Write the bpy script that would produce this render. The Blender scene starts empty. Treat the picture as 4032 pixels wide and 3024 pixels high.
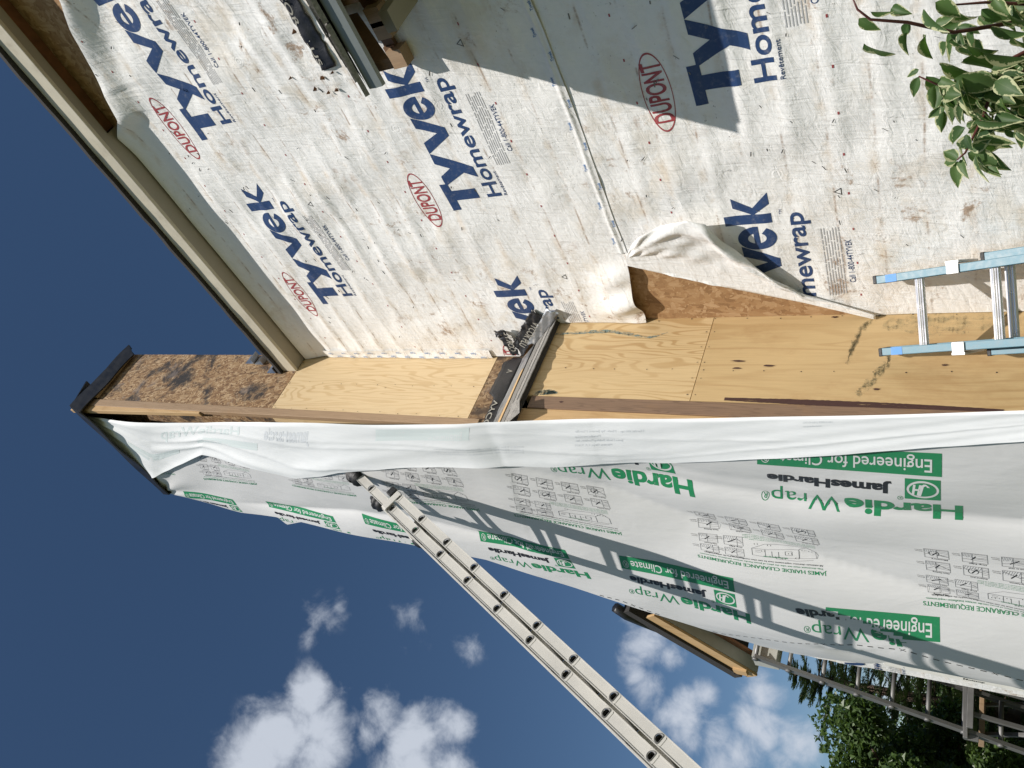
import bpy, bmesh, math, random
import numpy as np
from mathutils import Vector, Matrix
from mathutils.bvhtree import BVHTree
S = bpy.context.scene
COL = S.collection
rnd = random.Random(7)

# ------------------------------------------------------------------ camera (phone held sideways, looking up along the wall)
W0, H0, FPX = 4032, 3024, 3080.0
YAW, PITCH, ROLL = math.radians(-50.247), math.radians(31.3), math.radians(1.466)
EYE = Vector((0, 0, 1.6))
FWD = Vector((math.sin(YAW)*math.cos(PITCH), math.cos(YAW)*math.cos(PITCH), math.sin(PITCH)))
_r = Vector((math.cos(YAW), -math.sin(YAW), 0)); _u = _r.cross(FWD)
RT = math.cos(ROLL)*_r + math.sin(ROLL)*_u
UP = -math.sin(ROLL)*_r + math.cos(ROLL)*_u
cam = bpy.data.cameras.new('camera'); camo = bpy.data.objects.new('camera', cam); COL.objects.link(camo)
cam.sensor_fit = 'HORIZONTAL'; cam.sensor_width = 36; cam.lens = FPX/W0*36
cam.clip_start = 0.05; cam.clip_end = 3000
m = Matrix.Identity(4)
for i in range(3):
    m[i][0] = -UP[i]; m[i][1] = RT[i]; m[i][2] = -FWD[i]; m[i][3] = EYE[i]
camo.matrix_world = m
S.camera = camo
S.view_settings.view_transform = 'Standard'; S.view_settings.look = 'None'
S.view_settings.exposure = 0.30; S.view_settings.gamma = 1

def ray(X, Y):
    return (FPX*FWD - (Y-H0/2)*RT - (X-W0/2)*UP).normalized()
def onY(p, y): d = ray(*p); return EYE + d*(y/d.y)
def onX(p, x): d = ray(*p); return EYE + d*(x/d.x)
def onZ(p, z): d = ray(*p); return EYE + d*((z-1.6)/d.z)
def zf(ox, oy, s): return lambda x, y: (ox+x*s, oy+y*s)
K = 1344/2212
z1, z2, z3 = zf(0, 0, K), zf(1344, 0, K), zf(2688, 0, K)
z4, z5, z6 = zf(0, 1008, K), zf(1344, 1008, K), zf(2688, 1008, K)
z7, z8 = zf(1344, 2016, K), zf(2688, 2016, K)
g = zf(0, 0, 4032/2212)
K3 = 672/2212
a5 = zf(1800, 1200, K3); bl = zf(3360, 900, K3); c3 = zf(2600, 600, K3); a4 = zf(1100, 0, K3)
K8 = 800/2212
e1, e2, e3, e4, e5 = zf(1300, 1750, K8), zf(2000, 1800, K8), zf(2700, 1700, K8), zf(3232, 1900, K8), zf(2350, 2300, K8)
a7 = zf(200, 1600, 1000/2212); q6 = zf(3200, 2550, 832/2212)

# ------------------------------------------------------------------ sun and sky
SUND = Vector((-1.195, 1.0, -1.65)).normalized()
sun = bpy.data.lights.new('sun', 'SUN'); suno = bpy.data.objects.new('sun', sun); COL.objects.link(suno)
sun.energy = 4.2; sun.angle = math.radians(0.5); sun.color = (1.0, 0.955, 0.90)
suno.rotation_euler = SUND.to_track_quat('-Z', 'Y').to_euler()
w = bpy.data.worlds.new('World'); S.world = w; w.use_nodes = True
nt = w.node_tree; nt.nodes.clear(); N = nt.nodes; LK = nt.links
def wn(t, **k):
    n = N.new(t)
    for a, b in k.items(): setattr(n, a, b)
    return n
sky = wn('ShaderNodeTexSky'); sky.sky_type = 'NISHITA'; sky.sun_disc = False
sd = -SUND
sky.sun_elevation = math.asin(sd.z); sky.sun_rotation = math.atan2(sd.x, sd.y)
sky.air_density = 1.0; sky.dust_density = 0.25; sky.ozone_density = 2.0
skyg = wn('ShaderNodeGamma'); skyg.inputs[1].default_value = 1.0
skyh = wn('ShaderNodeHueSaturation'); skyh.inputs['Saturation'].default_value = 1.12; skyh.inputs['Value'].default_value = .93
LK.new(sky.outputs[0], skyg.inputs[0]); LK.new(skyg.outputs[0], skyh.inputs['Color'])
bg1 = wn('ShaderNodeBackground'); bg1.inputs[1].default_value = 0.06; LK.new(skyh.outputs[0], bg1.inputs[0])
tc = wn('ShaderNodeTexCoord')
CLOUDS = [(605,1585,84,1),(665,1505,58,.9),(550,1640,80,1),(700,1570,70,.75),(690,1640,80,.8),(695,1330,46,.34),(735,1310,34,.30),(665,1365,34,.22),
 (880,1350,52,.36),(830,1540,55,.5),(800,1590,40,.45),(905,1600,75,.85),(965,1580,62,.8),(890,1660,85,.95),(960,1650,70,.85),(1010,1400,40,.22),
 (1395,1385,62,.72),(1370,1345,45,.5),(1440,1410,45,.45),(1400,1490,50,.6),(1375,1460,36,.55),(1480,1540,66,.65),(1525,1500,42,.5),(1480,1600,60,.6),(1545,1590,50,.55),(1560,1650,60,.6),
 (1640,1490,48,.62),(1625,1560,52,.6),(1655,1590,40,.5),(1720,1610,50,.55),(1600,1630,60,.6),(1560,1400,50,.4),(1930,1490,70,.5),(2010,1500,70,.5),(1690,1655,40,.5)]
acc = None
for (x, y, r, wt) in CLOUDS:
    d = ray(*g(x, y))
    dp = wn('ShaderNodeVectorMath', operation='DISTANCE'); LK.new(tc.outputs['Generated'], dp.inputs[0]); dp.inputs[1].default_value = d
    mr = wn('ShaderNodeMapRange', interpolation_type='SMOOTHSTEP'); LK.new(dp.outputs['Value'], mr.inputs[0])
    mr.inputs[1].default_value = 0.0; mr.inputs[2].default_value = r/1690*1.5; mr.inputs[3].default_value = wt*1.15+.12; mr.inputs[4].default_value = 0
    if acc is None: acc = mr.outputs[0]
    else:
        mx = wn('ShaderNodeMath', operation='MAXIMUM'); LK.new(acc, mx.inputs[0]); LK.new(mr.outputs[0], mx.inputs[1]); pass
        acc = mx.outputs[0]
cn = wn('ShaderNodeTexNoise'); cn.inputs['Scale'].default_value = 22; cn.inputs['Detail'].default_value = 10; cn.inputs['Roughness'].default_value = .60; cn.inputs['Distortion'].default_value = .25
LK.new(tc.outputs['Generated'], cn.inputs['Vector'])
cm = wn('ShaderNodeMath', operation='MULTIPLY_ADD'); LK.new(cn.outputs[0], cm.inputs[0]); cm.inputs[1].default_value = 1.9; cm.inputs[2].default_value = -0.95
cs = wn('ShaderNodeMath', operation='ADD'); LK.new(acc, cs.inputs[0]); LK.new(cm.outputs[0], cs.inputs[1])
cr = wn('ShaderNodeMapRange', interpolation_type='SMOOTHSTEP'); LK.new(cs.outputs[0], cr.inputs[0])
cr.inputs[1].default_value = .20; cr.inputs[2].default_value = 1.12; cr.inputs[3].default_value = 0; cr.inputs[4].default_value = .92
cg = wn('ShaderNodeMath', operation='MULTIPLY'); LK.new(cr.outputs[0], cg.inputs[0])
cgate = wn('ShaderNodeMapRange'); LK.new(acc, cgate.inputs[0]); cgate.inputs[1].default_value = 0; cgate.inputs[2].default_value = .18
LK.new(cgate.outputs[0], cg.inputs[1])
bg2 = wn('ShaderNodeBackground'); bg2.inputs[0].default_value = (.50, .54, .61, 1); bg2.inputs[1].default_value = .98
ms = wn('ShaderNodeMixShader'); LK.new(cg.outputs[0], ms.inputs[0]); LK.new(bg1.outputs[0], ms.inputs[1]); LK.new(bg2.outputs[0], ms.inputs[2])
wo = wn('ShaderNodeOutputWorld'); LK.new(ms.outputs[0], wo.inputs[0])

# ------------------------------------------------------------------ helpers
class MB:
    def __init__(s): s.v = []; s.f = []; s.m = []; s.uv = None
    def add(s, vs, fs, mi=0):
        o = len(s.v); s.v += [tuple(p) for p in vs]; s.f += [tuple(o+i for i in f) for f in fs]; s.m += [mi]*len(fs)
    def box(s, a, b, mi=0):
        x0, y0, z0 = a; x1, y1, z1_ = b
        s.hexa([(x0,y0,z0),(x1,y0,z0),(x1,y1,z0),(x0,y1,z0)], [(x0,y0,z1_),(x1,y0,z1_),(x1,y1,z1_),(x0,y1,z1_)], mi)
    def hexa(s, lo, hi, mi=0):
        n = len(lo)
        s.add(list(lo)+list(hi), [tuple(range(n))[::-1], tuple(range(n, 2*n))]+[(i, (i+1) % n, n+(i+1) % n, n+i) for i in range(n)], mi)
    def beam(s, p, q, wdt, hgt, side, mi=0):
        p, q = Vector(p), Vector(q); d = (q-p).normalized(); a = Vector(side); a = (a-d*a.dot(d)).normalized(); b = d.cross(a)
        c = [a*wdt/2*i+b*hgt/2*j for i, j in ((-1,-1),(1,-1),(1,1),(-1,1))]
        s.hexa([p+k for k in c], [q+k for k in c], mi)
    def tube(s, pts, rad, n=8, mi=0, cap=True):
        pts = [Vector(p) for p in pts]; rr = rad if isinstance(rad, (list, tuple)) else [rad]*len(pts)
        rings = []; a = None
        for i, p in enumerate(pts):
            d = (pts[min(i+1, len(pts)-1)]-pts[max(i-1, 0)]).normalized()
            if a is None: a = d.orthogonal().normalized()
            a = (a-d*a.dot(d)).normalized(); b = d.cross(a)
            rings.append([p+(a*math.cos(t)+b*math.sin(t))*rr[i] for t in [2*math.pi*k/n for k in range(n)]])
        fs = [(i*n+k, i*n+(k+1) % n, (i+1)*n+(k+1) % n, (i+1)*n+k) for i in range(len(pts)-1) for k in range(n)]
        if cap: fs += [tuple(range(n))[::-1], tuple(range((len(pts)-1)*n, len(pts)*n))]
        s.add([v for r in rings for v in r], fs, mi)
    def grid(s, P, mi=0):
        nr, nc = len(P), len(P[0])
        s.add([p for r in P for p in r], [(i*nc+j, i*nc+j+1, (i+1)*nc+j+1, (i+1)*nc+j) for i in range(nr-1) for j in range(nc-1)], mi)
    def build(s, name, mats, parent=None, smooth=False, bevel=0, keep=None):
        me = bpy.data.meshes.new(name); me.from_pydata(s.v, [], s.f)
        if not isinstance(mats, (list, tuple)): mats = [mats]
        for k in mats: me.materials.append(k)
        if len(mats) > 1: me.polygons.foreach_set('material_index', s.m)
        if s.uv:
            ul = me.uv_layers.new(name='UVMap')
            fl = [c for l in me.loops for c in s.uv[l.vertex_index]]
            ul.data.foreach_set('uv', fl)
        if smooth: me.polygons.foreach_set('use_smooth', [True]*len(me.polygons))
        me.update()
        o = bpy.data.objects.new(name, me); COL.objects.link(o)
        if parent: par(o, parent)
        if bevel:
            b = o.modifiers.new('bevel', 'BEVEL'); b.width = bevel; b.segments = 2; b.limit_method = 'ANGLE'
        return o
MW = {}
def par(o, p):
    o.parent = p
    q = p; acc_ = Vector((0, 0, 0))
    while q is not None: acc_ += q.location; q = q.parent
    o.location = o.location - acc_ if True else o.location
def empty(name, loc, parent=None):
    o = bpy.data.objects.new(name, None); o.empty_display_size = .1; COL.objects.link(o); o.location = loc
    if parent: par(o, parent)
    return o
def tag(o, label, cat, group=None, kind=None):
    if label: o['label'] = label
    if cat: o['category'] = cat
    if group: o['group'] = group
    if kind: o['kind'] = kind
    return o
def lerp(a, b, t): return a+(b-a)*t
def pl(pts, x):
    if x <= pts[0][0]: return pts[0][1]
    for (xa, ya), (xb, yb) in zip(pts, pts[1:]):
        if x <= xb: return ya+(yb-ya)*(x-xa)/(xb-xa) if xb > xa else yb
    return pts[-1][1]
def sm(t): t = min(max(t, 0), 1); return t*t*(3-2*t)

# ------------------------------------------------------------------ materials
class M:
    def __init__(s, name, base=(.5,.5,.5), rough=.6, metal=0, spec=None):
        s.m = bpy.data.materials.new(name); s.m.use_nodes = True; s.t = s.m.node_tree; s.b = s.t.nodes['Principled BSDF']
        s.b.inputs['Base Color'].default_value = (*base, 1); s.b.inputs['Roughness'].default_value = rough; s.b.inputs['Metallic'].default_value = metal
        if spec is not None: s.b.inputs['Specular IOR Level'].default_value = spec
        s.tc = None
    def n(s, t, **k):
        x = s.t.nodes.new(t)
        for a, b in k.items(): setattr(x, a, b)
        return x
    def l(s, a, b): s.t.links.new(a, b)
    def co(s, scale=(1,1,1), rot=(0,0,0), loc=(0,0,0), src='Object'):
        if s.tc is None: s.tc = s.n('ShaderNodeTexCoord')
        if any(rot) and tuple(scale) != (1, 1, 1):
            m0 = s.n('ShaderNodeMapping'); m0.inputs['Rotation'].default_value = rot; s.l(s.tc.outputs[src], m0.inputs[0])
            mp = s.n('ShaderNodeMapping'); mp.inputs['Scale'].default_value = scale; mp.inputs['Location'].default_value = loc
            s.l(m0.outputs[0], mp.inputs[0]); return mp.outputs[0]
        mp = s.n('ShaderNodeMapping'); mp.inputs['Scale'].default_value = scale; mp.inputs['Rotation'].default_value = rot; mp.inputs['Location'].default_value = loc
        s.l(s.tc.outputs[src], mp.inputs[0]); return mp.outputs[0]
    def noise(s, vec, scale=5, detail=4, rough=.55, dist=0):
        x = s.n('ShaderNodeTexNoise'); s.l(vec, x.inputs['Vector']); x.inputs['Scale'].default_value = scale; x.inputs['Detail'].default_value = detail
        x.inputs['Roughness'].default_value = rough; x.inputs['Distortion'].default_value = dist; return x.outputs[0]
    def math(s, op, a, b=0, c=0):
        x = s.n('ShaderNodeMath', operation=op)
        for i, k in enumerate((a, b, c)):
            if isinstance(k, (int, float)): x.inputs[i].default_value = k
            else: s.l(k, x.inputs[i])
        return x.outputs[0]
    def step(s, v, lo, hi, a=0, b=1):
        x = s.n('ShaderNodeMapRange', interpolation_type='SMOOTHSTEP'); s.l(v, x.inputs[0])
        for i, k in enumerate((lo, hi, a, b)): x.inputs[i+1].default_value = k
        return x.outputs[0]
    def ramp(s, v, stops):
        x = s.n('ShaderNodeValToRGB'); s.l(v, x.inputs[0]); e = x.color_ramp.elements
        while len(e) < len(stops): e.new(.5)
        for k, (p, c) in zip(e, stops): k.position = p; k.color = (*c, 1)
        return x.outputs[0]
    def mix(s, f, a, b, mode='MIX'):
        x = s.n('ShaderNodeMix', data_type='RGBA', blend_type=mode)
        for i, k in ((0, f), (6, a), (7, b)):
            if isinstance(k, (int, float)): x.inputs[i].default_value = k
            elif isinstance(k, tuple): x.inputs[i].default_value = (*k, 1)
            else: s.l(k, x.inputs[i])
        return x.outputs[2]
    def base(s, c): s.l(c, s.b.inputs['Base Color'])
    def bump(s, h, strength=.3, dist=.01):
        x = s.n('ShaderNodeBump'); s.l(h, x.inputs['Height']); x.inputs['Strength'].default_value = strength; x.inputs['Distance'].default_value = dist
        s.l(x.outputs[0], s.b.inputs['Normal'])

def plain(name, c, rough=.6, metal=0, var=.12, scale=14, bump=0, dirt=None):
    k = M(name, c, rough, metal); v = k.co()
    n1 = k.noise(v, scale, 5, .6)
    c1 = tuple(x*(1-var) for x in c); c2 = tuple(min(1, x*(1+var)) for x in c)
    col = k.ramp(n1, [(.3, c1), (.7, c2)])
    if dirt:
        d = k.step(k.noise(v, 6, 6, .7), .52, .7); col = k.mix(k.math('MULTIPLY', d, dirt[1]), col, dirt[0])
    k.base(col)
    k.l(k.step(n1, .2, .8, rough*.85, min(1, rough*1.15)), k.b.inputs['Roughness'])
    if bump: k.bump(k.noise(v, scale*6, 3), bump, .003)
    return k.m

def tyvek(name, base, stain=1.0):
    k = M(name, base, .55); k.b.inputs['Specular IOR Level'].default_value = .35
    v = k.co()
    # soft dirt, brown blotches, and thin rusty streaks along the old siding laps
    big = k.noise(v, 1.1, 4, .6); fine = k.noise(v, 26, 6, .72); mid = k.noise(k.co((1, 1, 1.0)), 5.5, 6, .66, .4)
    yel = k.math('MULTIPLY', k.step(mid, .47, .64), k.step(big, .38, .58))
    blot = k.math('MULTIPLY', k.step(k.noise(k.co((1,1,.9), loc=(7,3,1)), 7.5, 8, .76, .3), .555, .66), k.step(big, .45, .58))
    speck = k.step(k.noise(k.co((1,1,1.4), loc=(3,9,5)), 55, 3, .7), .665, .72)
    speck = k.math('MULTIPLY', speck, k.step(k.noise(v, 2.6, 3), .45, .6))
    sx = k.n('ShaderNodeSeparateXYZ'); k.l(v, sx.inputs[0])
    zz = k.math('MULTIPLY_ADD', k.noise(k.co((1.4, 1, .35)), 1.0, 2), .05, sx.outputs['Z'])
    fr = k.math('FRACT', k.math('DIVIDE', zz, .177))
    lap = k.math('MULTIPLY', k.step(k.math('ABSOLUTE', k.math('SUBTRACT', fr, .5)), .0, .05, 1, 0), k.step(k.noise(k.co((3, 1, 1.2), loc=(2,0,8)), 2.2, 6, .75), .47, .64))
    halo = k.math('MULTIPLY', k.step(k.math('ABSOLUTE', k.math('SUBTRACT', fr, .56)), .0, .2, 1, 0), k.step(k.noise(k.co((2.5, 1, 2.5), loc=(5,0,2)), 2.4, 6, .7), .46, .64))
    col = k.mix(k.math('MULTIPLY', yel, .30*stain), base, (.56, .44, .27))
    col = k.mix(k.math('MULTIPLY', halo, .36*stain), col, (.56, .40, .22))
    col = k.mix(k.math('MULTIPLY', blot, .8*stain), col, (.30, .17, .08))
    col = k.mix(k.math('MULTIPLY', lap, .7*stain), col, (.26, .14, .06))
    col = k.mix(k.math('MULTIPLY', speck, .75*stain), col, (.10, .07, .05))
    col = k.mix(k.step(fine, .35, .75, .0, .10), col, (.5, .48, .45))
    k.base(col)
    h1 = k.noise(k.co((11, 1, 28), rot=(0, .35, 0)), 1, 5, .6, .6)
    h2 = k.noise(k.co((30, 1, 6), rot=(0, -.25, 0), loc=(3,3,3)), 1, 3, .55, 1.0)
    wv = k.n('ShaderNodeTexVoronoi', feature='SMOOTH_F1'); k.l(k.co((1,1,1)), wv.inputs['Vector']); wv.inputs['Scale'].default_value = 3.3
    ring = k.math('MULTIPLY', k.math('SINE', k.math('MULTIPLY', wv.outputs['Distance'], 150)), k.step(wv.outputs['Distance'], .03, .17, .5, 0))
    hh = k.math('ADD', k.math('ADD', k.math('MULTIPLY', h1, 1.1), k.math('MULTIPLY', h2, .9)), k.math('MULTIPLY', ring, .13))
    k.bump(hh, .72, .008)
    return k.m

def osb(name, bright=1.0, dirt=.0, sc=1.0, flat=0):
    k = M(name, (.4,.25,.12), .75); v = k.co()
    cols = [(0, tuple(x*bright for x in (.15,.075,.032))), (.3, tuple(x*bright for x in (.33,.185,.085))), (.65, tuple(x*bright for x in (.47,.30,.15))), (1, tuple(x*bright for x in (.70,.50,.30)))]
    lay = []
    for i, (a, loc) in enumerate(((.35,(0,0,0)), (1.35,(3,1,2)), (-.75,(8,4,1)), (.95,(2,7,5)), (-.25,(5,2,9)))):
        wv_ = k.n('ShaderNodeVectorMath', operation='ADD'); k.l(k.co((85*sc, 85*sc, 15*sc), (a, a, .0001), loc), wv_.inputs[0])
        nz = k.n('ShaderNodeTexNoise'); k.l(v, nz.inputs['Vector']); nz.inputs['Scale'].default_value = 60
        ns_ = k.n('ShaderNodeVectorMath', operation='SCALE'); k.l(nz.outputs['Color'], ns_.inputs[0]); ns_.inputs['Scale'].default_value = .35; k.l(ns_.outputs[0], wv_.inputs[1])
        vo = k.n('ShaderNodeTexVoronoi'); k.l(wv_.outputs[0], vo.inputs['Vector']); vo.inputs['Scale'].default_value = 1.0
        bw = k.n('ShaderNodeSeparateColor'); k.l(vo.outputs['Color'], bw.inputs[0])
        lay.append((bw.outputs[0], bw.outputs[1]))
    c = k.ramp(lay[0][0], cols)
    c = k.mix(k.math('GREATER_THAN', lay[1][1], .55), c, k.ramp(lay[1][0], cols))
    c = k.mix(k.math('GREATER_THAN', lay[2][1], .62), c, k.ramp(lay[2][0], cols))
    c = k.mix(k.math('GREATER_THAN', lay[3][1], .66), c, k.ramp(lay[3][0], cols)); c = k.mix(k.math('GREATER_THAN', lay[4][1], .66), c, k.ramp(lay[4][0], cols))
    c = k.mix(k.step(k.noise(k.co((40,40,8)), 2, 4), .3, .8, 0, .35), c, tuple(x*bright for x in (.22,.12,.05)))
    if dirt:
        d = k.math('MULTIPLY', k.step(k.noise(v, 3.4, 8, .72, .5), .47 if dirt >= 1 else .50, .62), dirt)
        c = k.mix(d, c, (.022, .018, .017))
        d2 = k.math('MULTIPLY', k.step(k.noise(k.co(loc=(4,4,4)), 5, 6, .7), .54, .68), dirt*.6)
        c = k.mix(d2, c, (.20, .16, .14))
    if flat: c = k.mix(flat, c, (.36, .20, .085))
    k.base(c); k.bump(lay[0][0], .25, .003)
    return k.m

def plywood(name, light, dark, freq=34, stain=0, streak=(5, 5, .75), contrast=.55, paint=None):
    k = M(name, light, .62); v = k.co(streak); 
    n1 = k.noise(v, 1.0, 2.2, .45, .25)
    s1 = k.math('SINE', k.math('MULTIPLY', n1, freq*2.4))
    line = k.step(s1, .15, .98)
    gate = k.step(k.noise(k.co((3,3,.8), loc=(1,5,2)), 1, 3), .32, .66, .25, 1)
    fib = k.noise(k.co((160, 160, 5)), 1, 3)
    c = k.mix(k.math('MULTIPLY', k.math('MULTIPLY', line, gate), contrast), light, dark)
    c = k.mix(k.step(fib, .35, .75, 0, .22), c, tuple(x*.72 for x in dark))
    c = k.mix(k.step(k.noise(k.co((2.2,2.2,.9)), 1, 3), .4, .7, 0, .28), c, tuple(min(1, x*1.12) for x in light))
    vo = k.n('ShaderNodeTexVoronoi'); k.l(k.co((3.1,3.1,1.6), loc=(.3,.2,.5)), vo.inputs['Vector']); vo.inputs['Scale'].default_value = 1.0
    c = k.mix(k.step(vo.outputs['Distance'], .008, .024, .8, 0), c, (.07, .035, .015))
    if stain: 
        sv = k.math('MULTIPLY', k.step(k.noise(k.co((2.5,2.5,1.2), loc=(2,2,6)), 1.4, 6, .7), .5, .68), stain)
        c = k.mix(sv, c, (.34, .19, .075))
    if paint:
        pos, rad, col = paint[:3]
        for (pp, rr) in zip(pos, rad):
            cc = k.n('ShaderNodeVectorMath', operation='SUBTRACT'); k.l(k.co(), cc.inputs[0]); cc.inputs[1].default_value = pp
            sc_ = k.n('ShaderNodeVectorMath', operation='DIVIDE'); k.l(cc.outputs[0], sc_.inputs[0]); sc_.inputs[1].default_value = rr
            ln = k.n('ShaderNodeVectorMath', operation='LENGTH'); k.l(sc_.outputs[0], ln.inputs[0])
            f = k.math('ADD', ln.outputs['Value'], k.math('MULTIPLY_ADD', k.noise(k.co((30,30,14)), 1, 5, .75), 2.6, -1.3))
            c = k.mix(k.step(f, .65, 1.0, paint[3], 0), c, col)
    k.base(c); k.bump(fib, .12, .002)
    return k.m

def metal(name, c, rough=.35, scratch=.25, m=1.0):
    k = M(name, c, rough, m); v = k.co()
    n1 = k.noise(v, 7, 4, .6); n2 = k.noise(k.co((20, 6, 6)), 1, 3)
    k.base(k.mix(k.step(n1, .4, .75, 0, scratch), c, tuple(x*.55 for x in c)))
    k.l(k.step(n2, .2, .8, rough*.8, rough*1.35), k.b.inputs['Roughness'])
    return k.m

MT = {}
MT['tyvek'] = tyvek('weathered_wrap', (.85, .838, .815), 1.0)
MT['tyvek_back'] = tyvek('wrap_reverse', (.83, .82, .80), .25)
k = M('fresh_wrap', (.63, .625, .62), .5); k.b.inputs['Specular IOR Level'].default_value = .3
n1 = k.noise(k.co((60, 60, 6)), 1, 4); k.base(k.mix(k.step(n1, .3, .8, 0, .25), (.64,.635,.63), (.56,.56,.56))); 
k.bump(k.math('ADD', k.noise(k.co((5,5,2.2)), 1, 4, .5, .6), k.math('MULTIPLY', k.noise(k.co((60,60,14)), 1, 3), .05)), .35, .02); MT['hardie'] = k.m
k = M('fresh_wrap_reverse', (.86, .875, .885), .75); k.b.inputs['Specular IOR Level'].default_value = .15
n1 = k.noise(k.co((70, 70, 5)), 1, 4); k.base(k.mix(k.step(n1, .3, .8, 0, .35), (.785,.795,.80), (.70,.72,.74)))
k.bump(k.math('ADD', k.noise(k.co((4,4,1.8)), 1, 4, .5, .6), k.math('MULTIPLY', k.noise(k.co((30,30,9)), 1, 4, .6, .8), .12)), .35, .02); MT['hardie_back'] = k.m
def ink(name, c, wear=.2):
    k = M(name, c, .5); v = k.co()
    k.base(k.mix(k.step(k.noise(v, 40, 5, .7), .5, .8, 0, wear), c, (.45,.43,.4))); return k.m
MT['navy'] = ink('navy_ink', (.022, .055, .15), .28); MT['red'] = ink('red_ink', (.36, .06, .065), .35)
MT['greyink'] = ink('grey_ink', (.47, .47, .48), .2); MT['green'] = ink('green_ink', (.018, .22, .085), .08)
MT['black'] = ink('black_ink', (.015, .015, .017), .05); MT['darkgrey'] = ink('dark_grey_ink', (.17, .17, .18), .1)
MT['whiteink'] = ink('white_ink', (.66, .66, .65), 0); MT['blue'] = ink('blue_tape_ink', (.10, .22, .45), .3)
MT['ghostgreen'] = ink('ghost_green', (.715, .775, .765), 0); MT['ghostgrey'] = ink('ghost_grey', (.70, .72, .74), 0)
MT['osb'] = osb('weathered_chip_board', .74, 1.0, .8); MT['osb2'] = osb('warm_chip_board', .85, .06, .6, .5); MT['osbdark'] = osb('stained_chip_board', .55, .7, .8)
MT['ply_up'] = plywood('pale_plywood', (.66,.50,.295), (.47,.305,.135), 44, 0, (6.5, 6.5, .9), .7)
MT['ply_mid'] = plywood('golden_plywood', (.585,.425,.225), (.39,.235,.09), 50, .1, (6, 6, 1.0), .75)
MT['ply_low'] = plywood('yellow_plywood', (.52,.365,.18), (.36,.215,.085), 30, .4, (5.5, 5.5, .5), .5)
MT['lumber'] = plywood('grey_brown_lumber', (.36,.245,.15), (.20,.125,.07), 30, .3, (22, 22, 1.3), .6)
MT['lumber3'] = plywood('old_brown_lumber', (.215,.135,.085), (.10,.06,.038), 30, .35, (24, 24, 1.3), .7)
MT['lumber2'] = plywood('tan_lumber', (.54,.36,.18), (.36,.21,.08), 26, .5, (9, 9, .8), .5)
MT['rafter'] = plywood('shade_toned_rafter_wood', (.16,.085,.04), (.07,.035,.015), 26, .4, (9, 3, 9), .5); MT['shadetoned_deck'] = plain('shade_toned_roof_deck', (.035,.02,.012), .9, 0, .4, 12)  # both darkened in colour to stand for shade inside the enclosed pent roof
MT['cream'] = plain('cream_paint', (.56, .51, .40), .45, 0, .06, 8, 0, ((.30,.24,.16), .35))
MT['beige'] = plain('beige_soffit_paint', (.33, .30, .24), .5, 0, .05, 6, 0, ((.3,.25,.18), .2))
MT['greytrim'] = plain('grey_trim_paint', (.40,.40,.36), .5, 0, .06)
MT['brown'] = plain('brown_sheathing', (.20,.085,.035), .7, 0, .35, 9)
MT['shingle'] = plain('asphalt_shingle', (.19,.18,.165), .9, 0, .45, 90, .6); MT['shdark'] = plain('dark_shingle_edge', (.035,.032,.03), .9, 0, .4, 60, .5)
MT['shlight'] = plain('worn_shingle', (.27,.255,.235), .9, 0, .4, 80, .6)
MT['membrane'] = plain('black_membrane', (.016,.016,.018), .38, 0, .5, 25, .5); MT['membtext'] = ink('membrane_print', (.36,.34,.29), .5)
MT['tarp'] = plain('black_cap_sheet', (.012,.012,.013), .45, 0, .4, 12, .3)
MT['galv'] = metal('galvanised_flashing', (.52,.54,.56), .42, .35); MT['fascia'] = plain('grey_drip_edge', (.22,.24,.235), .35, 0, .08)
MT['alu'] = metal('ladder_aluminium', (.60,.575,.53), .5, .22, .15); MT['alubright'] = metal('polished_aluminium', (.80,.78,.78), .25, .1, .6)
MT['aludull'] = metal('dull_aluminium', (.20,.196,.19), .5, .3, .5)
MT['fibre'] = plain('blue_fibreglass', (.095,.205,.26), .45, 0, .2, 45); MT['fibredark'] = plain('blue_fibreglass_shade', (.03,.07,.10), .5, 0, .2, 40)
MT['bluepaint'] = plain('bright_blue_paint', (.05,.22,.55), .5); MT['galv2'] = metal('bracket_metal', (.66,.65,.63), .45, .3, .3); MT['rubber'] = plain('black_rubber', (.014,.014,.015), .5, 0, .4, 60, .5)
MT['rust0'] = plain('nail_metal', (.06,.045,.04), .5, .5, .3, 60); MT['glass'] = M('window_glass', (.02,.025,.03), .05).m; MT['vinyl'] = plain('cream_vinyl', (.74,.70,.56), .4, 0, .03); MT['vinylwhite'] = plain('white_flange_tape', (.76,.74,.68), .5, 0, .05)
k = M('lawn', (.07,.10,.03), .9); k.base(k.ramp(k.noise(k.co(), 3, 8, .7), [(.3, (.05,.07,.02)), (.7, (.13,.14,.06))])); MT['lawn'] = k.m
MT['bark'] = plain('bark', (.10,.07,.05), .9, 0, .4, 20, .5); MT['stem'] = plain('red_brown_stem', (.10,.028,.025), .5, 0, .3, 40)
def leafmat(name, c1, c2, trans=.25):
    k = M(name, c1, .45); gi = k.n('ShaderNodeNewGeometry')
    k.base(k.ramp(gi.outputs['Random Per Island'], [(0, c1), (1, c2)]))
    k.b.inputs['Transmission Weight'].default_value = 0
    tr = k.n('ShaderNodeBsdfTranslucent'); tr.inputs[0].default_value = (c2[0]*1.6, c2[1]*1.7, c2[2]*.9, 1)
    mx = k.n('ShaderNodeMixShader'); mx.inputs[0].default_value = trans
    out = k.t.nodes['Material Output']; k.l(k.b.outputs[0], mx.inputs[1]); k.l(tr.outputs[0], mx.inputs[2]); k.l(mx.outputs[0], out.inputs[0]); return k.m
MT['leaf'] = leafmat('broad_leaf', (.028,.058,.016), (.095,.15,.04), .3); MT['needle'] = leafmat('spruce_needle', (.022,.048,.018), (.07,.105,.036), .12)
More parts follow.
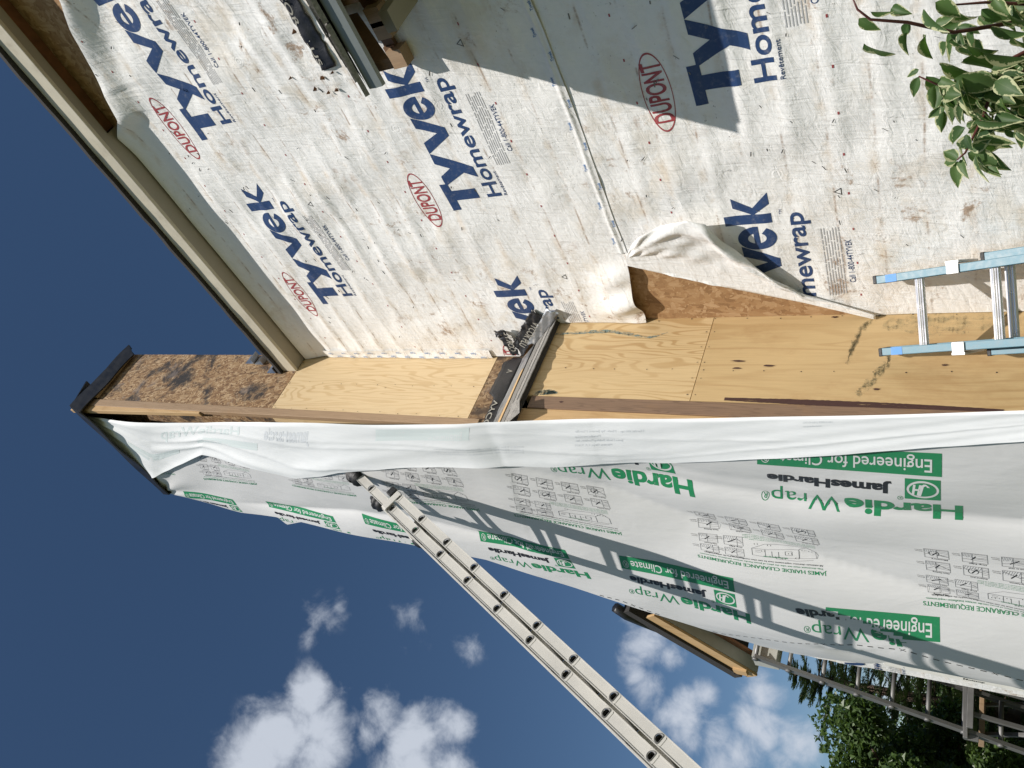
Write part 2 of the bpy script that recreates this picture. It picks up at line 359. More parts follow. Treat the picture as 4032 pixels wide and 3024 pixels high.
k = M('variegated_leaf', (.05,.12,.03), .55); uvn = k.n('ShaderNodeUVMap'); sx = k.n('ShaderNodeSeparateXYZ'); k.l(uvn.outputs[0], sx.inputs[0])
av = k.math('ABSOLUTE', k.math('MULTIPLY_ADD', sx.outputs[1], 2, -1))
edge = k.math('ADD', av, k.math('MULTIPLY', k.step(sx.outputs[0], .55, 1.0), .35))
nn = k.noise(k.co((34,34,34)), 1, 5, .75); edge = k.math('ADD', edge, k.math('MULTIPLY_ADD', nn, 2.6, -1.3))
msk = k.step(edge, .74, .86)
gi = k.n('ShaderNodeNewGeometry'); grn = k.ramp(gi.outputs['Random Per Island'], [(0, (.035,.08,.025)), (1, (.11,.18,.06))])
ven = k.step(k.math('FRACT', k.math('MULTIPLY', k.math('ADD', sx.outputs[0], k.math('MULTIPLY', av, -.25)), 9)), 0, .12, .0, .16)
grn = k.mix(k.step(av, .0, .06, .5, 0), grn, (.16,.22,.09))
k.base(k.mix(msk, grn, (.56,.57,.33)))
tr = k.n('ShaderNodeBsdfTranslucent'); k.l(k.mix(msk, (.10,.22,.03), (.62,.62,.32)), tr.inputs[0]); mx = k.n('ShaderNodeMixShader'); mx.inputs[0].default_value = .40
k.l(k.b.outputs[0], mx.inputs[1]); k.l(tr.outputs[0], mx.inputs[2]); k.l(mx.outputs[0], k.t.nodes['Material Output'].inputs[0]); MT['vleaf'] = k.m

# ------------------------------------------------------------------ text
_tc = {}
def glyphs(s, bold=0):
    key = (s, bold)
    if key in _tc: return _tc[key]
    cu = bpy.data.curves.new('t', 'FONT'); cu.body = s; cu.size = 1; cu.offset = bold; cu.resolution_u = 4
    o = bpy.data.objects.new('t', cu); COL.objects.link(o)
    dg = bpy.context.evaluated_depsgraph_get(); oe = o.evaluated_get(dg); me = oe.to_mesh()
    vs = [(v.co.x, v.co.y) for v in me.vertices]; fs = [tuple(p.vertices) for p in me.polygons]
    oe.to_mesh_clear(); bpy.data.objects.remove(o); bpy.data.curves.remove(cu)
    _tc[key] = (vs, fs); return vs, fs
CAPH = max(v[1] for v in glyphs('H')[0])
def tnorm(s, bold=0):
    vs, fs = glyphs(s, bold); x0 = min(v[0] for v in vs); x1 = max(v[0] for v in vs)
    return [((x-x0)/(x1-x0), y/CAPH) for x, y in vs], fs
def cut(vs, fs, nu, nv):
    """slice a flat (u,v) mesh on a grid so that it can follow a curved sheet"""
    bm = bmesh.new(); bv = [bm.verts.new((u, v, 0)) for u, v in vs]
    for f in fs:
        try: bm.faces.new([bv[i] for i in f])
        except ValueError: pass
    us = [u for u, v in vs]; ws = [v for u, v in vs]
    for ax, lo, hi, n in ((0, min(us), max(us), nu), (1, min(ws), max(ws), nv)):
        for i in range(1, n):
            c = lo+(hi-lo)*i/n; co = (c, 0, 0) if ax == 0 else (0, c, 0); no = (1, 0, 0) if ax == 0 else (0, 1, 0)
            bmesh.ops.bisect_plane(bm, geom=bm.verts[:]+bm.edges[:]+bm.faces[:], plane_co=co, plane_no=no)
    bm.verts.index_update()
    out = [(v.co.x, v.co.y) for v in bm.verts], [tuple(v.index for v in f.verts) for f in bm.faces]
    bm.free(); return out
def rect(u0, v0, u1, v1): return [(u0, v0), (u1, v0), (u1, v1), (u0, v1)], [(0, 1, 2, 3)]
def ellring(cu, cv, ru, rv, t, n=40, ru2=None, rv2=None):
    vs = []
    for i in range(n):
        a = 2*math.pi*i/n; vs += [(cu+ru*math.cos(a), cv+rv*math.sin(a)), (cu+(ru-t)*math.cos(a), cv+(rv-t*(rv/ru if rv2 is None else rv2))*math.sin(a))]
    return vs, [(2*i, 2*((i+1) % n), 2*((i+1) % n)+1, 2*i+1) for i in range(n)]
class Print:
    """collects printed marks in (x,z) sheet coordinates; lift() maps to the sheet surface"""
    def __init__(s, lift, inside=None): s.mb = MB(); s.lift = lift; s.inside = inside
    def put(s, geo, fmap, mi, nu=1, nv=1, clip=None):
        vs, fs = cut(*geo, nu, nv) if (nu > 1 or nv > 1) else geo
        P = [fmap(u, v) for u, v in vs]; ok = [(s.inside is None or s.inside(*p)) and (clip is None or clip(*p)) for p in P]
        L = [s.lift(x, z) for x, z in P]
        s.mb.add(L, [f for f in fs if all(ok[i] for i in f)], mi)

def surf(mb, fallback, lift):
    t = BVHTree.FromPolygons([Vector(v) for v in mb.v], mb.f)
    def f(x, z):
        h = t.ray_cast(Vector((x, -4, z)), Vector((0, 1, 0)))
        return (x, (h[0].y if h[0] is not None else fallback(x, z))-lift, z)
    return f
# ------------------------------------------------------------------ setting
gm = MB(); R_ = 600; ng = 24
gm.grid([[(-R_+2*R_*i/ng, -R_+2*R_*j/ng, 0) for i in range(ng+1)] for j in range(ng+1)])
tag(gm.build('ground', MT['lawn']), 'grassy yard under the house wall', 'ground', kind='structure')

WY = 3.0; XU, XL = -3.313, -2.995; YU, YLF = 2.40, 2.17
EAVE_Z = 6.22
# ------------------------------------------------------------------ house
house = tag(empty('house', (-3, 3, 0)), 'house being re-sided, chip board walls partly wrapped, cream eave above', 'house')
mb = MB(); mb.box((-4.95, 3.0, 0), (5.0, 3.16, 6.5)); mb.build('wall', MT['osb2'], house)
# low left wall under the sloping roof edge
mb = MB(); mb.hexa([(-7.40,3.0,0),(-4.951,3.0,0),(-4.951,3.16,0),(-7.40,3.16,0)], [(-7.40,3.0,3.3),(-4.951,3.0,5.2),(-4.951,3.16,5.2),(-7.40,3.16,3.3)]); mb.build('side_wall', MT['osb2'], house)
mb = MB(); mb.box((-7.40, 3.16, 0), (-7.26, 9, 3.3)); mb.build('end_wall', MT['osb2'], house)
# main eave: fascia, soffit, drip edge, roof
mb = MB(); mb.box((XU+.004, 2.825, EAVE_Z), (5, 2.85, 6.365)); fas = mb.build('fascia', MT['cream'], house, bevel=.004)
mb = MB(); mb.box((XU+.004, 2.851, EAVE_Z+.006), (-1.2, 2.996, EAVE_Z+.018)); mb.box((-1.2, 2.851, EAVE_Z+.006), (5, 2.905, EAVE_Z+.018)); mb.build('soffit', MT['beige'], house)
mb = MB(); mb.box((-1.2, 2.905, EAVE_Z+.05), (5, 2.998, EAVE_Z+.065)); mb.build('eave_sheathing', MT['brown'], house)
mb = MB()
n = 90; tops = []
for i in range(n+1):
    x = XU+.004+(5-XU)*i/n; tops.append((x, 2.795+.002*math.sin(i*1.7)+rnd.uniform(-.003, .003), 6.366+rnd.uniform(-.002, .002)))
mb.grid([[(x, 2.85, 6.366) for x, y, z in tops], [(x, y, z) for x, y, z in tops], [(x, y+.004, z+.036) for x, y, z in tops], [(x, 2.95, 6.50) for x, y, z in tops]])
mb.build('drip_edge', MT['shdark'], house)
mb = MB(); mb.hexa([(-4.9,2.86,6.40),(5,2.86,6.40),(5,8,9.4),(-4.9,8,9.4)], [(-4.9,2.86,6.47),(5,2.86,6.47),(5,8,9.47),(-4.9,8,9.47)]); mb.build('roof', MT['shingle'], house)
# lower left roof with its rake showing behind the loose sheet
def rk(px, y): return onY(px, y)
ra = onY(e5(230,260), 2.82); rb = onY(e5(1480,985), 2.82)
slope = Vector((rb.x-ra.x, 0, rb.z-ra.z)).normalized(); nrm = Vector((-slope.z, 0, slope.x)); 
if nrm.z < 0: nrm = -nrm
side = empty('side_roof', (ra.x, 2.82, ra.z), house)
A = Vector((ra.x, 0, ra.z)); L_ = (rb-ra).length; Bv = A+slope*(L_+.03)
def slab(name, mat, y0, y1, d0, d1, s0=0, s1=0, par_=side, bev=0):
    a = A-slope*(-s0); b = Bv+slope*s1
    mb = MB(); c = [a-nrm*d0, a-nrm*d1, b-nrm*d1, b-nrm*d0]
    mb.hexa([Vector((p.x, y0, p.z)) for p in c], [Vector((p.x, y1, p.z)) for p in c]); return mb.build(name, mat, par_, bevel=bev)
slab('shingle', MT['shdark'], 2.80, 8, 0, .11, .06)
slab('rake_board', MT['lumber2'], 2.825, 2.85, .112, .25, .25, .06)
slab('rake_soffit', MT['greytrim'], 2.852, 3.0, .245, .258, .25, .05)
slab('frieze', MT['brown'], 2.975, 2.999, .262, .33, .3, -.05)
mb = MB(); p = onY(e5(1555,965), 2.80); mb.box((p.x-.05, 2.80, p.z-.07), (p.x+.05, 2.86, p.z+.06)); mb.build('rake_block', MT['lumber2'], side)
mb = MB(); q = onY(e5(1840,880), 2.84); mb.box((q.x-.03, 2.83, q.z-.12), (q.x+.17, 7.5, q.z+.10)); mb.build('eave_end', MT['greytrim'], side)
mb = MB()
pts = [ra+Vector((.0, 0, .03)), ra+slope*.12+nrm*.035, ra+slope*.28+nrm*.02, ra+slope*.5+nrm*.01]
mb.tube([p+Vector((0, .0, 0)) for p in pts], [.05, .055, .04, .012], 7); mb.tube([p+Vector((0, .35, 0)) for p in pts], [.05, .055, .04, .012], 7); mb.build('torn_underlay', MT['membrane'], side, True)
# window beyond the chimney
win = empty('window', (-6.6, 3, .5), house)
wz0, wz1 = .45, 2.19
mb = MB(); mb.box((-7.10, 2.955, wz0), (-7.02, 2.999, wz1)); mb.box((-6.0, 2.955, wz0), (-5.92, 2.999, wz1)); mb.box((-7.02, 2.955, wz1-.08), (-6.0, 2.999, wz1)); mb.box((-7.02, 2.955, wz0), (-6.0, 2.999, wz0+.08)); mb.build('frame', MT['vinyl'], win, bevel=.006)
mb = MB(); mb.box((-7.02, 2.975, wz0+.08), (-6.0, 2.99, wz1-.08)); mb.build('pane', MT['glass'], win)
mb = MB(); mb.box((-7.26, 2.980, wz0-.3), (-7.10, 2.984, wz1+.12)); ft = mb.build('flange_tape', MT['vinylwhite'], win)

# ------------------------------------------------------------------ weathered wrap on the main wall
def wr(x, z):
    a = math.sin(2*math.pi*z/.177+1.1*math.sin(1.9*x+.8*z)+.5*math.sin(5.3*x+1.3))
    b = math.sin(2*math.pi*(z*.3+x)/.62+1.7*math.sin(2.2*z)); c = math.sin(7.1*x+3*math.sin(1.1*z)+2.0)*math.sin(3.7*z+1.2*x)
    e = math.sin(11.3*x-2.7*z)*math.sin(9.1*z+4.3*x+1.1*math.sin(6*x))
    ridge = (a*.5+.5)**3
    h = .0068*ridge*(.5+.5*math.sin(1.3*x+2.1*z)+.35*math.sin(4.1*x-1.7*z)) + .004*b + .007*c + .0045*e + .0022*math.sin(17*x+5*z)*math.sin(23*z-4*x)
    return max(h, -.004)
TOPE = [(-1.25,6.208),(-1.14,6.06),(-.99,6.03),(-.79,5.95),(-.62,5.87),(-.48,5.77),(.2,5.6),(2.3,5.5)]
def top_e(x): return pl(TOPE, x)
def up_y(x, z):   # upper sheet
    y = 2.985-wr(x, z)*(1-.85*sm((z-top_e(x)+.38)/.3)*(x < -1.0))
    # loose, puffed edge at the lower left corner by the bare chip board
    d = sm((x+3.0)/-.0-0) if False else 0
    pf = math.exp(-((x+2.80)/.22)**2-((z-3.34)/.13)**2); y -= .055*pf*(1+.35*math.sin(30*x+9*z))
    # top edge swelling out to the soffit
    te = top_e(x); t = sm((z-te+.20)/.2); y -= .035*t
    if x > -1.45: y -= .03*sm((x+1.45)/.35)*sm((z-te+.28)/.28)*(1+.4*math.sin(9*x))
    return y
def upper_edge(x):  # bottom edge of the upper sheet
    e = 3.262+.006*math.sin(6*x)
    if x < -2.5: e += .01*math.sin(20*x)
    return e
X1 = 2.2
def sheet(name, x0f, x1, zlo, zhi, yf, step, mat, parent, nx=None):
    zt_ = zhi if callable(zhi) else (lambda x: zhi); zhi = zt_(-3)
    nx = int((x1-(-3.31))/step); nz = int((zhi-1.0)/step) if False else max(2, int((zhi-zlo(0))/step))
    P = []
    for j in range(nz+1):
        row = []
        for i in range(nx+1):
            u = i/nx; t = j/nz
            zb = zhi
            x = -3.31+(x1+3.31)*u; z = lerp(zlo(x), zt_(x), t)
            xl = x0f(z); x = xl+(x1-xl)*u; z = lerp(zlo(x), zt_(x), t)
            row.append((x, yf(x, z), z))
        P.append(row)
    mb = MB(); mb.grid(P); mb.build(name, mat, parent, True); return surf(mb, yf, .0013)
wrap_up = tag(empty('house_wrap', (-1, 2.98, 3.27)), 'stained white house wrap with navy lettering, between the eave and the taped seam', 'house wrap', 'old house wrap sheets')
# left edge: meets the upper chimney box, then the shoulder eave, then the lower box
def upl(z): return -3.305 if z > 4.25 else (-2.99 if z < 3.95 else lerp(-2.99, -3.305, (z-3.95)/.3))
def upz(x): return upper_edge(x)
sh_up = sheet('sheet', upl, X1, upz, top_e, up_y, .016, MT['tyvek'], wrap_up)
# lower sheet with its peeled corner
FOLD = [(2.082, -2.985), (2.392, -2.859), (2.841, -2.704), (3.256, -2.543), (3.30, -2.53)]
def lowl(z): return -2.99 if z < 2.082 else pl(FOLD, z)
def low_y(x, z):
    y = 2.988-wr(x+3, z+.4)*.9
    d = x-lowl(z)
    if 2.0 < z < 3.3: y -= .03*math.exp(-d/.05)*sm((z-2.05)/.3)
    return y
wrap_lo = tag(empty('house_wrap', (-1, 2.98, 0)), 'stained white house wrap below the taped seam, one corner peeled back off the chip board', 'house wrap', 'old house wrap sheets')
sh_lo = sheet('sheet', lowl, X1, lambda x: .25, 3.262, low_y, .0175, MT['tyvek'], wrap_lo)
# peeled corner: strips from the fold line out to the free curled edge
free_px = [(1352,556,0,3.25),(1362,535,.06,3.2),(1378,517,.10,3.1),(1420,503,.12,2.99),(1480,487,.13,2.84),(1520,498,.13,2.76),(1560,535,.12,2.7),(1600,566,.11,2.62),(1660,606,.09,2.51),(1740,644,.05,2.36),(1800,656,.035,2.25),(1893,674,.004,2.06)]
fr = [(onY(g(x, y), 2.985-h)) for x, y, h, _ in free_px]
ns = 90; nu = 26; P = []
cum = [0]
for a, b in zip(fr, fr[1:]): cum.append(cum[-1]+(b-a).length)
for i in range(ns+1):
    t = i/ns; s_ = t*cum[-1]
    fx = Vector([pl(list(zip(cum, [p[c] for p in fr])), s_) for c in range(3)])
    z = lerp(3.25, 2.075, t); fo = Vector((pl(FOLD, z)-.004, 2.965, z))
    row = []
    for j in range(nu+1):
        u = j/nu; p = fo.lerp(fx, u); lift = (2.985-fx.y)
        p.y -= (-.26*lift*math.sin(math.pi*u**.8) + .006*math.sin(31*u+9*t+3*math.sin(17*t))*u + .004*math.sin(47*t-19*u) + .012*math.sin(9*u+14*t)*math.sin(math.pi*u)+.006*math.sin(23*t+5*u)*u)
        if u > .8: p.y += .9*lift*((u-.8)/.2)**2*.35
        p.y = min(p.y, 2.958)
        row.append(p)
    P.append(row)
mb = MB(); mb.grid(P)
fl = mb.build('peeled_corner', MT['tyvek_back'], wrap_lo, True); so = fl.modifiers.new('th', 'SOLIDIFY'); so.thickness = .0015
# wrap lying on the low left wall
wrap_left = tag(empty('house_wrap', (-6, 2.98, 0)), 'narrow strip of lettered house wrap on the low wall seen past the loose white sheet', 'house wrap', 'old house wrap sheets')
mb = MB(); P = [[(x, 2.988-.6*wr(x, z), z) for x in np.linspace(-7.4, -5.0, 60)] for z in np.linspace(.3, 3.2, 80)]; mb.grid(P); mb.build('sheet', MT['tyvek'], wrap_left, True)

def logo_block(pr, x0, zb, sx=1.0, sz=1.0, clip=None, small=True):
    """maker's print, x0 = left of the big T, zb = its baseline"""
    def A_(xa, xb, z0, h): return lambda u, v: (x0+lerp(xa, xb, u)*sx, zb+(z0+v*h)*sz)
    # big word drawn letter by letter (blocky lettering)
    Tw = 'Tyvek'
    Hc = .205
    def poly(pts): return [(a, b) for a, b in pts], [tuple(range(len(pts)))]
    F = A_(0, 1, 0, Hc)
    def P_(geo, nu=4, nv=12): pr.put(geo, F, 0, nu, nv, clip)
    for geo in (poly([(0,.74),(.215,.74),(.215,1),(0,1)]), poly([(.075,0),(.155,0),(.155,.74),(.075,.74)])): P_(geo, 6, 10)
    P_(poly([(.20,.80),(.275,.80),(.335,.33),(.29,-.02)]), 6, 10); 
    P_(poly([(.37,.80),(.445,.80),(.315,-.28),(.235,-.28),(.29,-.02),(.335,.33)][0:4]), 8, 12)
    P_(poly([(.445,.80),(.525,.80),(.575,.28),(.545,-.02)]), 6, 10); P_(poly([(.63,.80),(.705,.80),(.605,-.02),(.545,-.02),(.575,.28)]), 6, 10)
    # e
    n = 34; vs = []; c = (.755, .40)
    for i in range(n+1):
        a = math.radians(8+i*(318/n)); vs += [(c[0]+.079*math.cos(a), c[1]+.44*math.sin(a)), (c[0]+.035*math.cos(a), c[1]+.21*math.sin(a))]
    P_((vs, [(2*i, 2*i+2, 2*i+3, 2*i+1) for i in range(n)]), 4, 8); P_(poly([(.70,.345),(.834,.345),(.834,.47),(.70,.47)]), 4, 3)
    # k
    P_(poly([(.853,0),(.915,0),(.915,1.06),(.853,1.06)]), 3, 12); P_(poly([(.915,.43),(.965,.82),(1.03,.82),(.957,.38)]), 3, 8); P_(poly([(.915,.43),(.957,.38),(1.05,0),(.975,0),(.915,.36)]), 4, 8)
    pr.put(tnorm('Homewrap', .018), A_(.070, .905, -.137, .084), 0, 40, 6, clip)
    pr.put(tnorm('Revêtement', .006), A_(.070, .26, -.172, .019), 0, 10, 1, clip)
    pr.put(tnorm('Call 1-800-44TYVEK', .006), A_(.385, .69, -.325, .026), 0, 16, 2, clip)
    pr.put(tnorm('TM', 0), A_(.90, .93, -.05, .014), 0, 1, 1, clip)
    rr = random.Random(3)
    for ln in range(7):
        z = -.205-ln*.0125
        u = .30+rr.uniform(0, .01)
        while u < .76:
            l = rr.uniform(.03, .11); e_ = min(u+l, .78); pr.put(rect(0, 0, 1, 1), A_(u, e_, z, .0042), 1, 4, 1, clip); u = e_+.008
    # oval emblem
    oc = .105; ol = .222
    pr.put(ellring(oc, .355, ol, .066, .0105, 56, None, .35), A_(0, 1, 0, 1) if False else (lambda u, v: (x0+u*sx, zb+v*sz)), 2, 16, 4, clip)
    pr.put(tnorm('DUPONT', .022), A_(oc-.168, oc+.168, .313, .085), 2, 14, 4, clip)
lift_up, lift_lo = sh_up, sh_lo
in_up = lambda x, z: x > upl(z)+.004 and z > upper_edge(x)+.004 and z < min(6.2, top_e(x)-.02)
in_lo = lambda x, z: x > lowl(z)+.006 and z < 3.255
INK3 = [MT['navy'], MT['greyink'], MT['red'], MT['black'], MT['blue']]
for x0, zb in ((-1.405, 5.41), (-2.76, 5.435), (-2.10, 3.945), (-3.46, 3.955), (-.74, 3.945), (-.06, 5.41)):
    pr = Print(lift_up, in_up); logo_block(pr, x0, zb, .97 if zb > 5 else .825, .97 if zb > 5 else 1)
    if len(pr.mb.f) > 8: pr.mb.build('printed_lettering', INK3, wrap_up)
for x0, zb in ((-1.715, 2.478), (-3.09, 2.472), (-.34, 2.478)):
    pr = Print(lift_lo, in_lo); logo_block(pr, x0, zb, .85, 1)
    if len(pr.mb.f) > 8: pr.mb.build('printed_lettering', INK3, wrap_lo)
pr = Print(lambda x, z: (x, 2.984-.6*wr(x, z), z), lambda x, z: -7.39 < x < -5.1); logo_block(pr, -7.80, 2.478, .85, 1); pr.mb.build('printed_lettering', INK3, wrap_left)
# red tick rows and recycling marks
for lift, ins, parent, rows in ((lift_up, in_up, wrap_up, ((3.603, -1.136), (4.396, -1.347), (5.06, -1.2), (5.86, -1.1))), (lift_lo, in_lo, wrap_lo, ((2.128, -1.448), (2.93, -1.26), (1.4, -1.3)))):
    pr = Print(lift, ins)
    for z, xs in rows:
        for i in range(-14, 16):
            x = xs+.2005*i; pr.put(rect(0, 0, 1, 1), lambda u, v: (x+u*.013, z+v*.007), 2)
    for cx, cz in (((-1.215, 3.64), (-1.929, 5.11), (-2.631, 3.66)) if lift is lift_up else ((-2.229, 2.17),)):
        t_ = [(math.sin(2*math.pi*i/3), math.cos(2*math.pi*i/3)) for i in range(3)]
        pr.put(([p for a in t_ for p in ((a[0], a[1]), (a[0]*.72, a[1]*.72))], [(0,2,3,1), (2,4,5,3), (4,0,1,5)]), lambda u, v: (cx+u*.022, cz+v*.022), 3)
    pr.mb.build('printed_pattern', INK3, parent)['kind'] = 'stuff'
# seam tape and corner tape with little blue words
tape = tag(MB(), None, None) if False else None
seam = empty('seam_tape', (-1.5, 2.98, 3.27))
tag(seam, 'long white seam tape crossing the wall between the two stained house wrap sheets', 'tape', 'seam tapes')
def seam_y(x, z): return min(up_y(x, z), low_y(x, z))-.004-.006*math.exp(-((z-3.262)/.010)**2)
P = [[(x, seam_y(x, z), z+.004*math.sin(5*x)) for z in np.linspace(3.232, 3.300, 12)] for x in np.linspace(-2.48, X1, 280)]
mb = MB(); mb.grid(P); mb.build('strip', MT['tyvek_back'], seam, True)
pr = Print(lambda x, z: (x, seam_y(x, z)-.002, z+.004*math.sin(5*x)))
for i in range(24):
    x = -2.42+i*.115; zz_ = 3.236 if i % 2 else 3.275
    pr.put(tnorm('Tyvek', .02), lambda u, v: (x+u*.045, zz_+v*.014), 4, 3, 1)
pr.mb.build('printed_lettering', INK3, seam)
ctape = tag(empty('corner_tape', (-3.25, 2.98, 4.4)), 'printed tape strip running up the corner beside the pale upper plywood', 'tape', 'seam tapes')
P = [[(x, 2.975-wr(x, z)*.5-.004*math.sin(40*x+3*z), z) for x in np.linspace(-3.309, -3.232, 10)] for z in np.linspace(4.46, 5.98, 90)]
mb = MB(); mb.grid(P); mb.build('strip', MT['tyvek'], ctape, True)
pr = Print(lambda x, z: (x, 2.969-wr(x, z)*.5-.004*math.sin(40*x+3*z), z))
for i in range(22):
    zz_ = 4.5+i*.066; xx_ = -3.25 if i % 2 else -3.287
    pr.put(tnorm('Tyvek', .02), lambda u, v: (xx_-v*.016, zz_+u*.048), 4, 2, 1)
pr.mb.build('printed_lettering', INK3, ctape)
# window flange print
pr = Print(lambda x, z: (x, 2.9775, z))
pr.put(tnorm('Moistop', .01), lambda u, v: (-7.165+v*-.0-.032*v, 1.50+u*.16) if False else (-7.235+v*.028, 1.72-u*.15), 0)
pr.put(tnorm('E-Z Seal', .03), lambda u, v: (-7.19+v*.035, 1.74-u*.26), 1)
pr.mb.build('printed_lettering', [MT['black'], MT['red']], win)
# torn holes and staples on the wrap
mb = MB()
for q in ((150,1015),(560,1010),(690,940),(200,420),(640,1200),(745,1165),(470,1160)):
    p = onY(a4(*q), 2.97); s_ = rnd.uniform(.018, .04)
    s_ *= .42; pts = [(p.x+s_*math.cos(a)*rnd.uniform(.2, 1.3), p.y+.004, p.z+s_*.6*math.sin(a)*rnd.uniform(.1, 1.2)) for a in np.linspace(0, 2*math.pi, 9)[:-1]]
    mb.add(pts+[(p.x, p.y-.014, p.z+.01)], [(i, (i+1) % 8, 8) for i in range(8)], 0)
for i in range(260):
    x, z = rnd.uniform(-3.1, .3), rnd.uniform(1.7, 6.0)
    if not (in_up(x, z) if z > 3.3 else in_lo(x, z)): continue
    y = (up_y(x, z) if z > 3.3 else low_y(x, z))-.003; a = rnd.uniform(0, 3.14); l = rnd.uniform(.004, .014)
    mb.add([(x-l*math.cos(a), y, z-l*math.sin(a)), (x+l*math.cos(a), y, z+l*math.sin(a)), (x+l*math.cos(a)+.003, y-.004, z+l*math.sin(a)+.004), (x-l*math.cos(a)+.002, y-.003, z-l*math.sin(a)+.004)], [(0,1,2,3)], 1)
mb.build('debris_specks', [MT['brown'], MT['darkgrey']], wrap_up)['kind'] = 'stuff'

# ------------------------------------------------------------------ cut-back pent roof at the right
pent = empty('pent_roof', (-.6, 2.4, 3.6), house)
PX0, PX1 = -1.035, 2.2; EY, EZ = 2.325, 3.60; TZ = 4.30
def pr_pt(x, t, off=0):   # t 0 at eave, 1 at wall; off = height above the roof plane
    return Vector((x, lerp(EY, 2.985, t)-off*.72, lerp(EZ+.07, TZ, t)+off*.69))
mb = MB()
for c in range(6):        # overlapping shingle courses, each lying on the one below
    t0, t1 = c/6-.02, (c+1)/6+.03; xl = PX0-.01-.0*c+.03*c*.4-(.16 if c > 6 else 0)
    xs = [xl+rnd.uniform(-.01, .01)]
    while xs[-1] < PX1: xs.append(xs[-1]+rnd.uniform(.12, .3))
    for a, b in zip(xs, xs[1:]):
        o = rnd.uniform(.0, .006)
        lo = [pr_pt(a+.003, t0, .004+o), pr_pt(b-.003, t0, .004+o), pr_pt(b-.003, t1, .002), pr_pt(a+.003, t1, .002)]
        hi = [pr_pt(a+.003, t0, .024+o), pr_pt(b-.003, t0, .024+o), pr_pt(b-.003, t1, .006), pr_pt(a+.003, t1, .006)]
        mb.hexa(lo, hi, 0 if rnd.random() < .5 else 1)
mb.build('shingle', [MT['shdark'], MT['shlight']], pent)
mb = MB(); P = []
for i in range(40):
    x = lerp(PX0+.02, PX1, i/39); P.append([pr_pt(x, 0, 0), pr_pt(x, 1, 0)])
mb.grid(P); P2 = [[a-Vector((0, -.01, .014)), b-Vector((0, -.01, .014))] for a, b in P]; mb.grid(P2); mb.build('roof_deck', MT['shadetoned_deck'], pent)
mb = MB(); mb.grid([[(x, EY, EZ+.064), (x, EY-.004, EZ+.03), (x, EY, EZ), (x, EY+.018, EZ-.004)] for x in (PX0, PX0+.02, PX1)]); mb.grid([[(x, EY+.001, EZ+.064), (x, EY+.02, EZ+.066)] for x in (PX0, PX1)])
fo = mb.build('fascia', MT['fascia'], pent); so = fo.modifiers.new('s', 'SOLIDIFY'); so.thickness = .003
# ragged ledger against the wall and rafters
LZ = 3.955
mb = MB(); top, bot = [], []
n = 60
for i in range(n+1):
    x = lerp(-1.215, .4, i/n); r = rnd.uniform(-.012, .016)+.012*math.sin(i*1.9); top.append((x, LZ+.06)); bot.append((x, LZ-.012+r))
for i in range(n):
    (xa, za), (xb, zb), (xc, zc), (xd, zd) = bot[i], bot[i+1], top[i+1], top[i]
    ya = 2.945+rnd.uniform(-.008, .006)
    mb.hexa([(xa,ya,za),(xb,ya,zb),(xb,2.972,zb),(xa,2.972,za)], [(xd,ya,zd),(xc,ya,zc),(xc,2.972,zc),(xd,2.972,zd)])
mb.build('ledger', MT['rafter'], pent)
for x in (-1.0, -.74, -.40, 0.0, .4):
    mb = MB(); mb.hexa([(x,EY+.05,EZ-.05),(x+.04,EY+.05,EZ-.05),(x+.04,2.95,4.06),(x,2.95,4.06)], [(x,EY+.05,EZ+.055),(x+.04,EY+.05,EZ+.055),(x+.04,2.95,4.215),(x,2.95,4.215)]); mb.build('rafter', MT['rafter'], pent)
for q, w_ in (((1520,770), .085), ((1320,400), .08), ((1230,230), .085)):
    p = onY(a4(*q), 2.90); mb = MB(); mb.box((p.x-w_/2, 2.90, p.z-.04), (p.x+w_/2, 2.97, p.z+.04)); mb.build('blocking', MT['lumber'], pent)
mb = MB(); mb.hexa([(-.99,2.60,3.685),(.4,2.60,3.685),(.4,2.97,3.685),(-1.03,2.97,3.685)], [(-.99,2.60,3.70),(.4,2.60,3.70),(.4,2.97,3.70),(-1.03,2.97,3.70)])
mb = MB(); pa, pb = onY(a4(1530,400), 2.74), onY(a4(1850,0), 2.96)
mb.hexa([(pa.x-.0,2.74,pa.z),(pa.x+.09,2.74,pa.z),(pb.x+.09,2.965,pa.z),(pb.x,2.965,pa.z)], [(pa.x,2.74,pa.z+.05),(pa.x+.09,2.74,pa.z+.05),(pb.x+.09,2.965,pa.z+.05),(pb.x,2.965,pa.z+.05)])
mb.build('soffit_strip', MT['beige'], pent)
# membrane strip torn along the wall above it
def strip(name, pts_lo, pts_hi, yf, mat, parent, n=60, jag=.006, thick=.006):
    P = []
    for i in range(n+1):
        t = i/n; row = []
        a = [lerp(pts_lo[0][k], pts_lo[1][k], t) for k in (0, 1)]; b = [lerp(pts_hi[0][k], pts_hi[1][k], t) for k in (0, 1)]
        ja, jb = rnd.uniform(-jag, jag), rnd.uniform(-jag, jag)
        for j in range(9):
            u = j/8; x = lerp(a[0], b[0], u); z = lerp(a[1]+ja, b[1]+jb, u); row.append((x, yf(x, z)-.006-.004*math.sin(23*x+31*z)-.003*math.sin(61*x), z))
        P.append(row)
    mb = MB(); mb.grid(P); o = mb.build(name, mat, parent, True); s_ = o.modifiers.new('s', 'SOLIDIFY'); s_.thickness = thick; return o
strip('membrane', ((-1.175, 4.36), (PX1, 4.34)), ((-1.18, 4.455), (PX1, 4.455)), up_y, MT['membrane'], pent, 150)
pr = Print(lambda x, z: (x, up_y(x, z)-.0145, z))
for i in range(4):
    x0 = -1.15+i*.52; pr.put(tnorm('VYCOR PLUS', .01), lambda u, v: (x0+.48-u*.48, 4.448-v*.028), 0, 14, 2)
